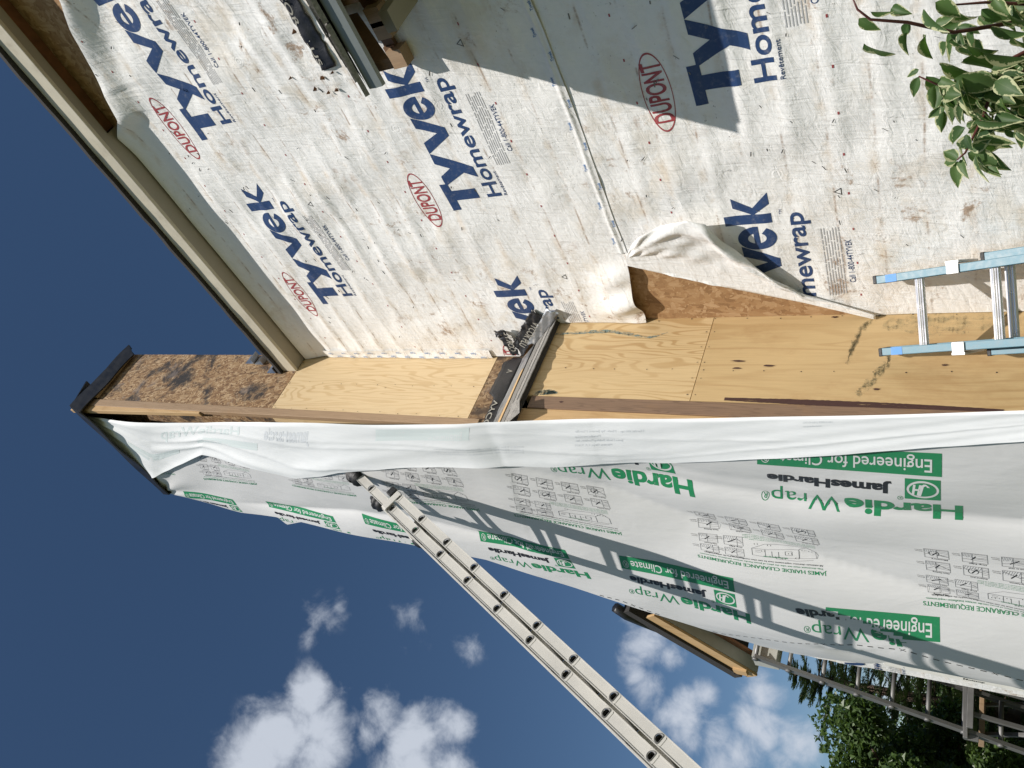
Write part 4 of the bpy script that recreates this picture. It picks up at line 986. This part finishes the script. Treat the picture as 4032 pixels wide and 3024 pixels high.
# printed clearance diagrams
CAPS = ['Roof to Wall', 'Deck to Wall', 'Drip Edge', 'Masonry', 'Gutter to Siding', 'Valley Extension', 'Sheltered Area', 'Deck Flashing']
def diagram(qm, seed, clip=None):
    r = random.Random(seed); pr = newp()
    def P_(geo, f, mi, nu=1, nv=1): pr.put(geo, f, mi, nu, nv, clip)
    def line(f, u0, v0, u1, v1, w_, mi=GY):
        d = math.hypot((u1-u0)*2, v1-v0) or 1; nx, ny = -(v1-v0)/d*w_*.5, (u1-u0)*2/d*w_
        P_(([(u0-nx, v0-ny), (u1-nx, v1-ny), (u1+nx, v1+ny), (u0+nx, v0+ny)], [(0,1,2,3)]), f, mi, 4, 1)
    P_(tnorm('JAMES HARDIE CLEARANCE REQUIREMENTS', .012), sub(qm, 0, .945, .99, 1.0), GR, 40, 2)
    P_(tnorm('This document must not take the place of James Hardie written installation requirements.', 0), sub(qm, .02, .895, .97, .918), GR, 30, 1)
    P_(tnorm('All minimum clearance requirements must be met when installing James Hardie siding products.', 0), sub(qm, .02, .85, .93, .873), BK, 30, 1)
    for i in range(4): P_(tnorm('warranty does not cover product performance as a result of failure to follow', 0), sub(qm, .05, .475+.022*i, .60-.05*(i == 3), .487+.022*i), GR, 20, 1)
    P_(tnorm('www.hardiewrap.com', .01), sub(qm, .27, .775, .45, .80), GR, 8, 1)
    def box(u0, v0, u1, v1, k_):
        f = sub(qm, u0, v0, u1, v1); W_ = .017
        for a in ((0,0,1,0), (1,0,1,1), (1,1,0,1), (0,1,0,0)): line(f, *a, W_)
        x = r.uniform(.25, .6)
        line(f, 0, r.uniform(.3, .8), x, r.uniform(.2, .6), W_); line(f, x, 0, x, 1, W_); line(f, x, r.uniform(.4, .7), 1, r.uniform(.1, .9), W_)
        for i in range(7): line(f, x+(1-x)*i/7, 0, x+(1-x)*(i+1)/7, r.uniform(.3, .5), W_*.7)
        for i in range(5): line(f, 0, .1+.17*i, x, .05+.17*i+r.uniform(-.08, .08), W_*.6)
        line(f, r.uniform(.3, .5), .3, r.uniform(.6, .8), .7, .05, BK)
        if k_ % 3 == 0: P_(ellring(.6, .5, .22, .30, .03, 20, None, .3), f, BK, 1, 1)
        P_(tnorm(CAPS[k_ % 8], .01), sub(qm, u0+.01, v1+.012, u0+(u1-u0)*.75, v1+.030), BK, 6, 1)
        P_(tnorm('Minimum', 0), sub(qm, u1+.012, v0+.05, u1+.06, v0+.066), BK, 2, 1); P_(tnorm('clearance', 0), sub(qm, u1+.012, v0+.025, u1+.065, v0+.041), BK, 2, 1)
    for i in range(4):
        box(.01+.255*i, .03, .01+.255*i+.165, .19, i); box(.01+.255*i, .26, .01+.255*i+.165, .42, i+4)
    box(.60, .52, .75, .66, 2); box(.80, .52, .95, .66, 5); box(.60, .71, .75, .83, 1); box(.80, .71, .95, .83, 7)
    f = sub(qm, .06, .57, .56, .83)   # little house drawing
    H = [(0,.3,.12,.0),(.12,0,.25,.3),(0,.3,0,.75),(.25,.3,.25,.8),(0,.75,.25,.8),(.12,0,.75,.12),(.75,.12,.95,.4),(.25,.3,.75,.42),(.75,.42,.95,.4),(.75,.42,.75,.85),(.95,.4,.95,.8),(.25,.8,.75,.85),(.75,.85,.95,.8),(.35,.45,.35,.65),(.45,.46,.45,.66),(.35,.45,.45,.46),(.35,.65,.45,.66),(.55,.5,.55,.8),(.65,.5,.65,.8),(.82,.5,.9,.5),(.82,.6,.9,.6),(.05,.85,.3,.95),(.3,.95,.6,.9)]
    for a in H: line(f, *a, .008)
    for i in range(9): P_(ellring(.08+.1*i, r.uniform(.05, .9), .03, .05, .006, 14, None, .05), f, BK, 1, 1)
    pr.mb.build('printed_diagram', HINK, hs)
fold1 = lambda x, z: polyd(FOLDS[0][0], x, z)[0] > .0
diagram(quadmap(e3(1400,1065), e3(5,840), e3(120,1360), e3(1540,1570)), 1)
diagram(quadmap(e2(1040,320), e2(-30,150), e2(60,640), e2(1250,850)), 2)
diagram(quadmap(e1(1330,235), e1(540,120), e1(600,600), e1(1640,730)), 3)
diagram(quadmap((1372,1845), (1110,1810), (1150,1912), (1405,1955)), 4)
diagram(quadmap(a7(1700,420), a7(1190,330), a7(1330,640), a7(1800,685)), 5)
diagram(quadmap(e4(2750,870), e4(1020,690), e4(1100,1330), e4(2750,1560)), 6)
diagram(quadmap(a7(1080,470), a7(760,440), a7(830,575), a7(1085,600)), 7)

# ------------------------------------------------------------------ ladders
def lad_frame(top, d, side):
    d = Vector(d).normalized(); s = Vector(side); s = (s-d*s.dot(d)).normalized(); return d, s, d.cross(s)
def dshape(n=18, r=.019):
    pts = []
    for i in range(n):
        a = 2*math.pi*i/n; x, y = math.cos(a), math.sin(a); pts.append((r*max(x, -.45), r*y*1.05))
    return pts
LX = -3.50
base_h = [onX(z7(*h), LX) for h in ((520,45),(675,195),(845,352),(1040,530),(1258,730),(1497,952),(1760,1195),(2060,1470))]
fly_h = [onX(z7(*h), LX) for h in ((470,110),(627,262),(803,422),(993,612),(1205,818),(1440,1040),(1710,1300),(2010,1580))]
dl = (base_h[0]-base_h[-1]+fly_h[0]-fly_h[-1]).normalized()
spc = (base_h[0]-base_h[-1]).length/7
el = tag(empty('extension_ladder', (LX-.2, -.4, 0)), 'long silver ladder seen edge-on, its black taped tips leaning on the loose white house wrap', 'ladder')
ax = Vector((1, 0, 0)); dn = ax.cross(dl).normalized()      # depth axis of the rails
if dn.y > 0: dn = -dn                                        # outward, away from the wall
def channel_rail(mb, xo, inward, c0, s0, s1, hh, holes, spc_):
    """box channel: outer web at x=xo with D holes, flanges turned inward"""
    def P(x, s, h): return Vector((xo+x*inward, 0, 0))+Vector((0, c0.y, c0.z))+dl*s+dn*h
    D = dshape(20, DR); t = .031
    ss = sorted([s for s in holes if s0+.02 < s < s1-.02]); prev = s0
    for s in ss:
        a, b = s-DR*1.28, s+DR*1.28
        mb.add([P(0,prev,-hh),P(0,a,-hh),P(0,a,hh),P(0,prev,hh)], [(0,1,2,3)])
        ring = [P(0, s+u, v) for u, v in D]; n = len(D); out = []
        for u, v in D:
            k_ = 1/max(abs(u)/(DR*1.28), abs(v)/hh); out.append(P(0, s+u*k_, v*k_))
        mb.add(ring+out, [(i, (i+1) % n, n+(i+1) % n, n+i) for i in range(n)])
        prev = b
        for sgn_u in (-1, 1):
            for sgn_v in (-1, 1):
                pass
    mb.add([P(0,prev,-hh),P(0,s1,-hh),P(0,s1,hh),P(0,prev,hh)], [(0,1,2,3)])
    for h in (-hh, hh):
        mb.add([P(0,s0,h),P(0,s1,h),P(t,s1,h),P(t,s0,h)], [(0,1,2,3)]); mb.add([P(t,s0,h),P(t,s1,h),P(t,s1,h*.72),P(t,s0,h*.72)], [(0,1,2,3)])
        mb.add([P(-.0015,s0,h),P(-.0015,s1,h),P(-.0015,s1,h*.93),P(-.0015,s0,h*.93)], [(0,1,2,3)]); mb.add([P(-.0015,s0,h*.93),P(-.0015,s1,h*.93),P(.0,s1,h*.91),P(.0,s0,h*.91)], [(0,1,2,3)]); mb.add([P(-.0015,s0,h),P(-.0015,s1,h),P(0,s1,h),P(0,s0,h)], [(0,1,2,3)])
def rung(x0, x1, c, par_):
    mb = MB(); D = dshape(20, DR); D2 = dshape(20, DR*.86); D3 = dshape(20, DR*1.26); n = 20
    def R_(x, pts): return [Vector((x, c.y, c.z))+dl*u+dn*v for u, v in pts]
    A_, B_ = R_(x0+.004, D), R_(x1-.004, D); C_, E_ = R_(x0+.004, D2), R_(x1-.004, D2)
    f = [(i, (i+1) % n, n+(i+1) % n, n+i) for i in range(n)]
    mb.add(A_+B_, f); mb.add(C_+E_, [tuple(reversed(q)) for q in f])
    for xx, io in ((x0, 1), (x1, -1)):            # swaged lip round each end
        l1, l2, l3 = R_(xx+.0055*-io*-1 if False else xx-(.0045 if io < 0 else -.0045)*-1, D2), R_(xx+(.006 if io < 0 else -.006), [(u*1.12, v*1.12) for u, v in D]), R_(xx, D3)
        mb.add(l1+l2, f); mb.add(l2+l3, f)
    return mb.build('rung', MT['aludull'], par_, True)
WL = .405
def section(name, c0, s_lo, s_hi, xo, wdt, hh):
    sec = empty(name, c0, el)
    k_lo, k_hi = math.ceil((s_lo+.05)/spc), math.floor((s_hi-.04)/spc)
    holes = [k_*spc for k_ in range(k_lo, k_hi+1)]
    for xx, inw in ((xo, -1), (xo-wdt, 1)):
        mb = MB(); channel_rail(mb, xx, inw, c0, s_lo, s_hi, hh, holes, spc); o = mb.build('rail', MT['alu'], sec); o.modifiers.new('s', 'SOLIDIFY').thickness = .0022
    for s in holes: rung(xo-wdt, xo, c0+dl*s, sec)
    return sec
cb, cf = base_h[0], fly_h[0]
gb = -(cb.z)/dl.z
s_topf = (onX((1385,1845), LX)-cf).dot(dl)
s_topb = (onX(e1(690,560), LX)-cb).dot(dl)
# vertical spread between the two sections sets the rail depth
dsep = abs((cf-cb).dot(dn)); hh = min(.040, dsep*.37); DR = hh*.70
section('base_section', cb, gb+.03, s_topb, LX, WL, hh)
section('fly_section', cf, gb+2.4, s_topf-.02, LX-.018, WL-.036, hh)
# rail caps, guide bracket and taped tips
mb = MB(); p = cb+dl*(s_topb+.02)
for xx in (LX-.015, LX-WL+.015): mb = MB(); mb.beam((xx, p.y, p.z), Vector((xx, p.y, p.z))+dl*.055, .036, hh*2.2, (1, 0, 0)); mb.build('end_cap', MT['rubber'], el, bevel=.006)
mb = MB(); p = cb+dl*(s_topb-.03); mid = (cb+cf)/2
for xx in (LX+.004, LX-WL-.004):
    mb = MB(); c_ = Vector((xx, 0, 0))+Vector((0, cb.y, cb.z))+dl*(s_topb-.02); mb.beam(c_-dn*hh, c_+dn*(dsep+hh+.006), .006, .05, (1, 0, 0))
    mb.beam(c_+dn*(dsep+hh+.004)-Vector((.02 if xx > LX-.1 else -.02, 0, 0)), c_+dn*(dsep+hh+.012)-Vector((.02 if xx > LX-.1 else -.02, 0, 0)), .04, .05, (1, 0, 0)); mb.build('guide_bracket', MT['alu'], el, bevel=.003)
for xx in (LX-.03, LX-WL+.04):
    mb = MB(); c_ = Vector((xx, cf.y, cf.z))+dl*(s_topf-.10)
    pts, rr = [], []
    for i in range(9):
        pts.append(c_+dl*(i*.018)-dn*.012*i/8+Vector((rnd.uniform(-.006,.006), rnd.uniform(-.006,.006), 0))); rr.append((.042+.026*math.sin(math.pi*(.2+i/10)))*rnd.uniform(.78, 1.15))
    mb.tube(pts, rr, 12); mb.build('taped_tip', MT['rubber'], el, True)
for i in range(1): 
    mb = MB(); c_ = Vector((LX-WL-.0, cf.y, cf.z))+dl*(s_topb-.02)
    mb.tube([c_+dl*k_*.03+Vector((rnd.uniform(-.008,.008),0,0)) for k_ in range(-3, 3)], [.028,.045,.05,.05,.042,.025], 10); mb.build('rag_wrap', MT['rubber'], el, True)

# blue ladder standing in the inside corner
Tr, Tl = onY(bl(320,618), 2.925), onX(bl(400,1640), XL+.055)
db = Vector((-.35, .22, 1)).normalized(); rv = (Tl-Tr); wid = rv.length; rv.normalize()
nb = db.cross(rv).normalized()
if nb.y > 0: nb = -nb
blue = tag(empty('extension_ladder', (Tr.x+.5, 2.4, 0)), 'blue fibreglass ladder with shiny round rungs in front of the yellow plywood', 'ladder')
LEN = Tr.z/db.z-.01
def bsec(name, off, s0, s1, xin, r_first):
    sec = empty(name, Tr, blue)
    for T, sg in ((Tr, 1), (Tl, -1)):
        T = T+rv*xin*sg+nb*off
        a, b = T-db*s0, T-db*s1
        mb = MB(); o_ = rv*sg
        # C channel, open side inward
        mb.beam(a+o_*.004, b+o_*.004, .007, .082, rv)
        for h in (-.038, .038): mb.beam(a+o_*.018+nb*h, b+o_*.018+nb*h, .034, .007, rv)
        mb.build('rail', MT['fibre'], sec, bevel=.002)
        mb = MB(); mb.beam(a+db*.003+o_*.016, a-db*.014+o_*.016, .038, .088, rv); mb.build('rail_cap', MT['rubber'], sec, bevel=.003)
        if off == 0:
            mb = MB(); mb.beam(a-db*.055+o_*.018+nb*.0422, a-db*.105+o_*.018+nb*.0422, .034, .001, rv); mb.build('paint_mark', MT['bluepaint'], sec)
    s = r_first
    while s < s1-.1:
        p, q = Tr+rv*(xin+.008)+nb*off-db*s, Tl-rv*(xin+.008)+nb*off-db*s
        mb = MB(); n = 28; d_ = (q-p).normalized(); a_ = db; b_ = d_.cross(a_)
        def ring(c): return [c+(a_*math.cos(t)+b_*math.sin(t))*(.0185+.0014*(1 if k_ % 2 else -1)) for k_, t in enumerate(np.linspace(0, 2*math.pi, n+1)[:-1])]
        mb.add(ring(p)+ring(q), [(i, (i+1) % n, n+(i+1) % n, n+i) for i in range(n)])
        for c in (p+d_*.004, q-d_*.004): mb.tube([c-d_*.003, c+d_*.003], [.028, .028], 20)
        mb.build('rung', MT['alubright'], sec); s += .305
bsec('fly_section', 0, 0, LEN*.80, 0, .185)
bsec('base_section', -.09, .42, LEN-.02, -.034, .49+.02)
mb = MB()
for T, sg in ((Tr, 1), (Tl, -1)):
    mb = MB(); c_ = T-db*.345
    mb.beam(c_+rv*sg*-.012+nb*.05, c_+rv*sg*-.012-nb*.14, .012, .055, rv); mb.beam(c_+rv*sg*.012+nb*.05, c_+rv*sg*.012+nb*.043, .052, .05, rv); mb.build('guide_bracket', MT['galv2'], blue, bevel=.002)

# dull ladder against the low left eave, with a plank bracket
gl = tag(empty('extension_ladder', (-8.6, 3, 0)), 'dull grey ladder leaning at the low left eave in front of the trees', 'ladder')
pts = [onY(q6(*q), 2.8) for q in ((100,360),(465,485),(830,615),(1210,745),(1590,880),(1970,1020))]
dg_ = (pts[0]-pts[-1]).normalized(); sg_ = (pts[0]-pts[-1]).length/5; ng_ = Vector((0,1,0)).cross(dg_)
c0 = pts[0]; lo_s = -(c0.z)/dg_.z+.02; hi_s = .62
for yy in (2.8, 3.2):
    mb = MB(); a, b = Vector((c0.x, yy, c0.z))+dg_*lo_s, Vector((c0.x, yy, c0.z))+dg_*hi_s
    sy = 1 if yy < 3 else -1
    mb.beam(a, b, .004, .070, (0,1,0))
    for h in (-.033, .033): mb.beam(a+ng_*h+Vector((0,.014*sy,0)), b+ng_*h+Vector((0,.014*sy,0)), .028, .004, (0,1,0))
    mb.build('rail', MT['aludull'], gl)
k_ = math.ceil(lo_s/sg_)
for i in range(k_+1, 3):
    c = c0+dg_*sg_*i; mb = MB(); mb.tube([(c.x, 2.79, c.z), (c.x, 3.21, c.z)], .019, 14); mb.tube([(c.x, 2.785, c.z), (c.x, 2.80, c.z)], .027, 14); mb.build('rung', MT['aludull'], gl, True)
jack = tag(empty('ladder_jack', (-8, 2.9, 1.7)), 'bright metal plank bracket clamped to the dull grey ladder', 'bracket')
jc = onY(q6(1600,890), 2.79); jt = onY(q6(1645,410), 3.3)
mb = MB(); mb.beam((jc.x-.0, 2.74, jc.z), (jc.x+.03, 3.32, jc.z+.02), .036, .045, (0,0,1)); mb.build('cross_bar', MT['aludull'], jack, bevel=.004)
mb = MB(); mb.beam((jc.x+.05, 2.82, jc.z-.03), (jc.x+.10, 3.25, jc.z-.03), .05, .05, (0,0,1)); mb.beam((jc.x-.05, 2.78, jc.z+.01), (jc.x-.05, 2.78, jc.z-.10), .06, .03, (0,1,0)); mb.build('clamp', MT['aludull'], jack, bevel=.004)
for yy in (2.95, 3.22):
    mb = MB(); mb.beam((jc.x+.05, yy, jc.z-.02), (jc.x-.10, yy, jc.z-.62), .04, .03, (0,1,0)); mb.beam((jc.x-.10, yy, jc.z-.6), (jc.x-.38, yy, jc.z-.15), .035, .03, (0,1,0)); mb.build('brace', MT['aludull'], jack, bevel=.003)
mb = MB(); mb.beam((jc.x-.30, 2.85, jc.z-.12), (jc.x-.30, 5.6, jc.z-.12), .30, .045, (1,0,0)); tag(mb.build('scaffold_plank', MT['lumber'], None, bevel=.004), 'grey wooden plank resting on the metal bracket beyond the house corner', 'plank')

# ------------------------------------------------------------------ variegated shrub reaching in at the right
def leaf(mb, p, d, up, L_, wd, curl, droop, uvs):
    d = d.normalized(); s = d.cross(up).normalized(); n = s.cross(d); nu, nv = 9, 5; o = len(mb.v); vs = []
    for i in range(nu):
        t = i/(nu-1); hw = wd*math.sin(math.pi*min(1, t**.75))**.85*(1-.25*t) if t < 1 else 0
        c = p+d*L_*t+n*(-droop*L_*t*t)
        for j in range(nv):
            v = j/(nv-1)*2-1; q = c+s*hw*v+n*(curl*hw*abs(v)**1.5+.05*L_*math.sin(5*t+v*2)*.3); vs.append(q); uvs.append((t, v*.5+.5))
    mb.add(vs, [(i*nv+j, i*nv+j+1, (i+1)*nv+j+1, (i+1)*nv+j) for i in range(nu-1) for j in range(nv-1)])
shrub = tag(empty('shrub', (1.1, .95, 0)), 'variegated shrub with cream edged green leaves on red stems, reaching in before the wrapped wall', 'shrub')
mb = MB(); ml = MB(); uvs = []; r = random.Random(11)
SD = 1.55
def sp_(X, Y, dd=0): return EYE+ray(*g(X, Y))*(SD+dd)
BR = [[(2420,60,.25),(2212,45,.12),(2060,70,.05),(1960,48,.0),(1880,42,-.03),(1852,20,-.04),(1840,-8,-.04)],
      [(2420,150,.3),(2230,150,.14),(2130,180,.06),(2080,190,.02),(2030,185,-.02),(1985,165,-.05)],
      [(2400,90,.2),(2250,95,.1),(2160,140,.05),(2140,200,.02),(2125,250,.0),(2105,290,-.03),(2085,330,-.05),(2068,345,-.06)],
      [(2420,200,.3),(2260,215,.15),(2180,230,.10),(2120,215,.05)],
      [(2420,20,.2),(2250,10,.1),(2130,5,.05),(2040,12,.0)]]
for b in BR:
    P = [sp_(*q) for q in b]; mb.tube(P, [lerp(.0045, .0012, i/(len(P)-1)) for i in range(len(P))], 7)
root = Vector((1.1, .95, 0)); k0 = sp_(2420, 100, .3); mb.tube([root, root.lerp(k0, .5)+Vector((.1, .06, 0)), k0], [.016, .012, .008], 8)
for b in BR: mb.tube([k0, sp_(*b[0])], [.008, .0062], 7)
mb.build('stem', MT['stem'], shrub, True)
def addleaf(X, Y, ang, ln, wd, dd=0, fac=None):
    p = sp_(X, Y, dd); q = sp_(X+math.cos(ang)*40, Y+math.sin(ang)*40, dd+r.uniform(-.03, .03)); d = q-p
    upv = (EYE-p).normalized()*r.uniform(.3, 1)+Vector((r.uniform(-.6, .6), r.uniform(-.3, .5), r.uniform(.2, .9)))
    leaf(ml, p, d, upv, ln*.66/1690*SD, wd*.72/1690*SD, r.uniform(.25, .8), r.uniform(.05, .35), uvs)
HL = [(1855,40,.6,70,17),(1866,95,.4,105,25),(1965,48,2.0,55,15),(1995,20,1.0,95,22),(1880,25,.2,60,10),(1960,70,1.7,70,20),(2000,75,1.5,80,24),(1985,165,1.9,60,14),(2020,185,1.75,75,16),(1985,150,2.6,40,9),
      (2000,165,.7,110,22),(2030,140,.35,120,26),(2060,170,.15,130,27),(2050,215,.35,110,24),(2080,130,.2,120,28),(2085,95,.4,110,26),(2120,110,.3,120,28),(2140,60,.3,110,26),(2130,200,.3,90,24),(2150,175,.5,90,24),
      (2100,255,.35,80,20),(2085,275,2.4,65,20),(2125,245,1.2,70,20),(2070,345,-2.6,50,18),(2068,345,2.9,45,16),(2068,348,1.6,75,18),(2075,345,1.35,60,14),(2090,330,.35,90,22),(2110,300,.1,95,14),(2060,310,-2.0,40,14),
      (2040,240,1.8,60,18),(2030,230,2.3,50,12),(2150,250,.25,80,18),(2170,280,.4,60,12),(2195,285,.8,50,10),(1925,18,.3,60,16),(2020,5,.5,80,20),(2060,20,.7,85,22),(2170,130,.25,90,22),(2185,80,.5,80,20),(2180,30,.6,80,20),(2120,20,.5,85,22),(2190,190,.4,70,18),(2200,230,.6,60,14)]
for X, Y, a, ln, wd in HL: addleaf(X, Y, a, ln, wd, r.uniform(-.04, .05))
for i in range(430):
    b = BR[r.choice((0, 1, 1, 2, 3, 3, 4))]; k_ = r.uniform(.6, len(b)-2.2); j = int(k_); t = k_-j
    X, Y, dd = [lerp(b[j][c], b[j+1][c], t) for c in range(3)]
    if X < 2025: continue
    addleaf(X+r.uniform(-25, 25), Y+r.uniform(-25, 30), r.uniform(-.5, 1.9), r.uniform(45, 105), r.uniform(11, 24), dd+r.uniform(-.06, .16))
for i in range(40): addleaf(r.uniform(2230, 2500), r.uniform(0, 280), r.uniform(-.5, 2), r.uniform(60, 110), r.uniform(15, 25), r.uniform(0, .35))
ml.uv = uvs; ml.build('leaves', MT['vleaf'], shrub, True)

# ------------------------------------------------------------------ trees beyond the house corner
def at_d(X, Y, dist): return EYE+ray(*g(X, Y))*dist
def broad_tree(label, X, Y, dist, crad, ch, n, seed):
    r = random.Random(seed); top = at_d(X, Y, dist); cz = top.z-ch; c = Vector((top.x, top.y, cz))
    t = tag(empty('broadleaf_tree', (c.x, c.y, 0)), label, 'tree')
    mb = MB(); mb.tube([(c.x, c.y, 0), (c.x+.05, c.y, cz*.5), (c.x, c.y+.05, cz)], [.16, .12, .07], 9)
    clumps = []
    for i in range(26):
        a, b_ = r.uniform(0, 2*math.pi), r.uniform(-1, 1); rr = r.uniform(.35, 1.0); q = Vector((math.cos(a)*math.sqrt(1-b_*b_)*crad*rr, math.sin(a)*math.sqrt(1-b_*b_)*crad*rr, b_*ch*rr)); clumps.append((c+q, crad*r.uniform(.22, .42)))
        mb.tube([(c.x, c.y, cz-ch*.5*r.random()), c+q*.5, c+q], [.05, .03, .008], 5)
    mb.build('trunk', MT['bark'], t, True)
    ml = MB()
    for i in range(n):
        p0, rad = r.choice(clumps); v = Vector((r.gauss(0, 1), r.gauss(0, 1), r.gauss(0, .8))).normalized()*rad*r.random()**.35; p = p0+v
        d = Vector((r.gauss(0, 1), r.gauss(0, 1), r.gauss(-.35, .7))).normalized(); s = d.orthogonal().normalized(); s = (s*math.cos(i)+d.cross(s)*math.sin(i)); L_ = r.uniform(.05, .09); w_ = L_*.31; k_ = d.cross(s)*.02
        ml.add([p, p+d*L_*.45+s*w_+k_, p+d*L_, p+d*L_*.45-s*w_+k_], [(0,1,2,3)])
    ml.build('crown', MT['leaf'], t); return t
def spruce(label, X, Y, dist, rad, seed, frac=1):
    r = random.Random(seed); top = at_d(X, Y, dist); t = tag(empty('spruce_tree', (top.x, top.y, 0)), label, 'tree')
    mb = MB(); mb.tube([(top.x, top.y, 0), (top.x, top.y, top.z)], [.16, .015], 8); ml = MB()
    H = top.z; nw = int(H/.17)
    for w_ in range(nw):
        z = top.z-.12-w_*.17; R_ = rad*min(1, (top.z-z)/(H*.75)+.05); nb_ = r.randint(6, 9)
        if z < .4: break
        for k_ in range(nb_):
            a = r.uniform(0, 2*math.pi); L_ = R_*r.uniform(.7, 1.12); d = Vector((math.cos(a), math.sin(a), .12)); p0 = Vector((top.x, top.y, z)); tip = p0+d*L_+Vector((0, 0, -.10*L_+.12*L_*r.random()))
            mb.tube([p0, p0.lerp(tip, .5)-Vector((0, 0, .05*L_)), tip], [.014, .009, .003], 4)
            nn_ = int(L_*17)+3
            for i in range(nn_):
                f = (i+1)/nn_; q = p0.lerp(tip, f)-Vector((0, 0, .05*L_*4*f*(1-f)))
                for sd in (-1, 1):
                    s_ = Vector((-d.y, d.x, 0))*sd; tw = (d*.75+s_*.7+Vector((0, 0, r.uniform(-.25, .2)))).normalized(); l = .22*(1-.55*f)*min(1, L_)+.06
                    for m_ in range(8):
                        u = (m_+.5)/8; c = q+tw*l*u
                        for e_ in (-1, 1):
                            nd = (tw*.6+tw.cross(Vector((0,0,1)))*e_*.8+Vector((0,0,r.uniform(-.1,.5)))).normalized(); e2_ = nd.orthogonal().normalized()*.0055
                            ml.add([c-e2_, c+e2_, c+nd*.058], [(0,1,2)])
    mb.build('trunk', MT['bark'], t, True); ml.build('crown', MT['needle'], t); return t
spruce('dark spruce with spiky drooping twigs behind the dull grey ladder', 1700, 1450, 13.5, 2.6, 3)
broad_tree('small leaved broadleaf tree at the picture corner, in front of the spruce', 1688, 1712, 11.0, 1.1, 1.35, 30000, 5)
broad_tree('broadleaf tree under the spruce twigs, beside the dull grey ladder', 1842, 1652, 12.0, .95, 1.3, 24000, 9)
broad_tree('tall leafy tree filling the gap behind the dull grey ladder and the spruce', 1905, 1545, 17.0, 2.5, 2.2, 42000, 21)
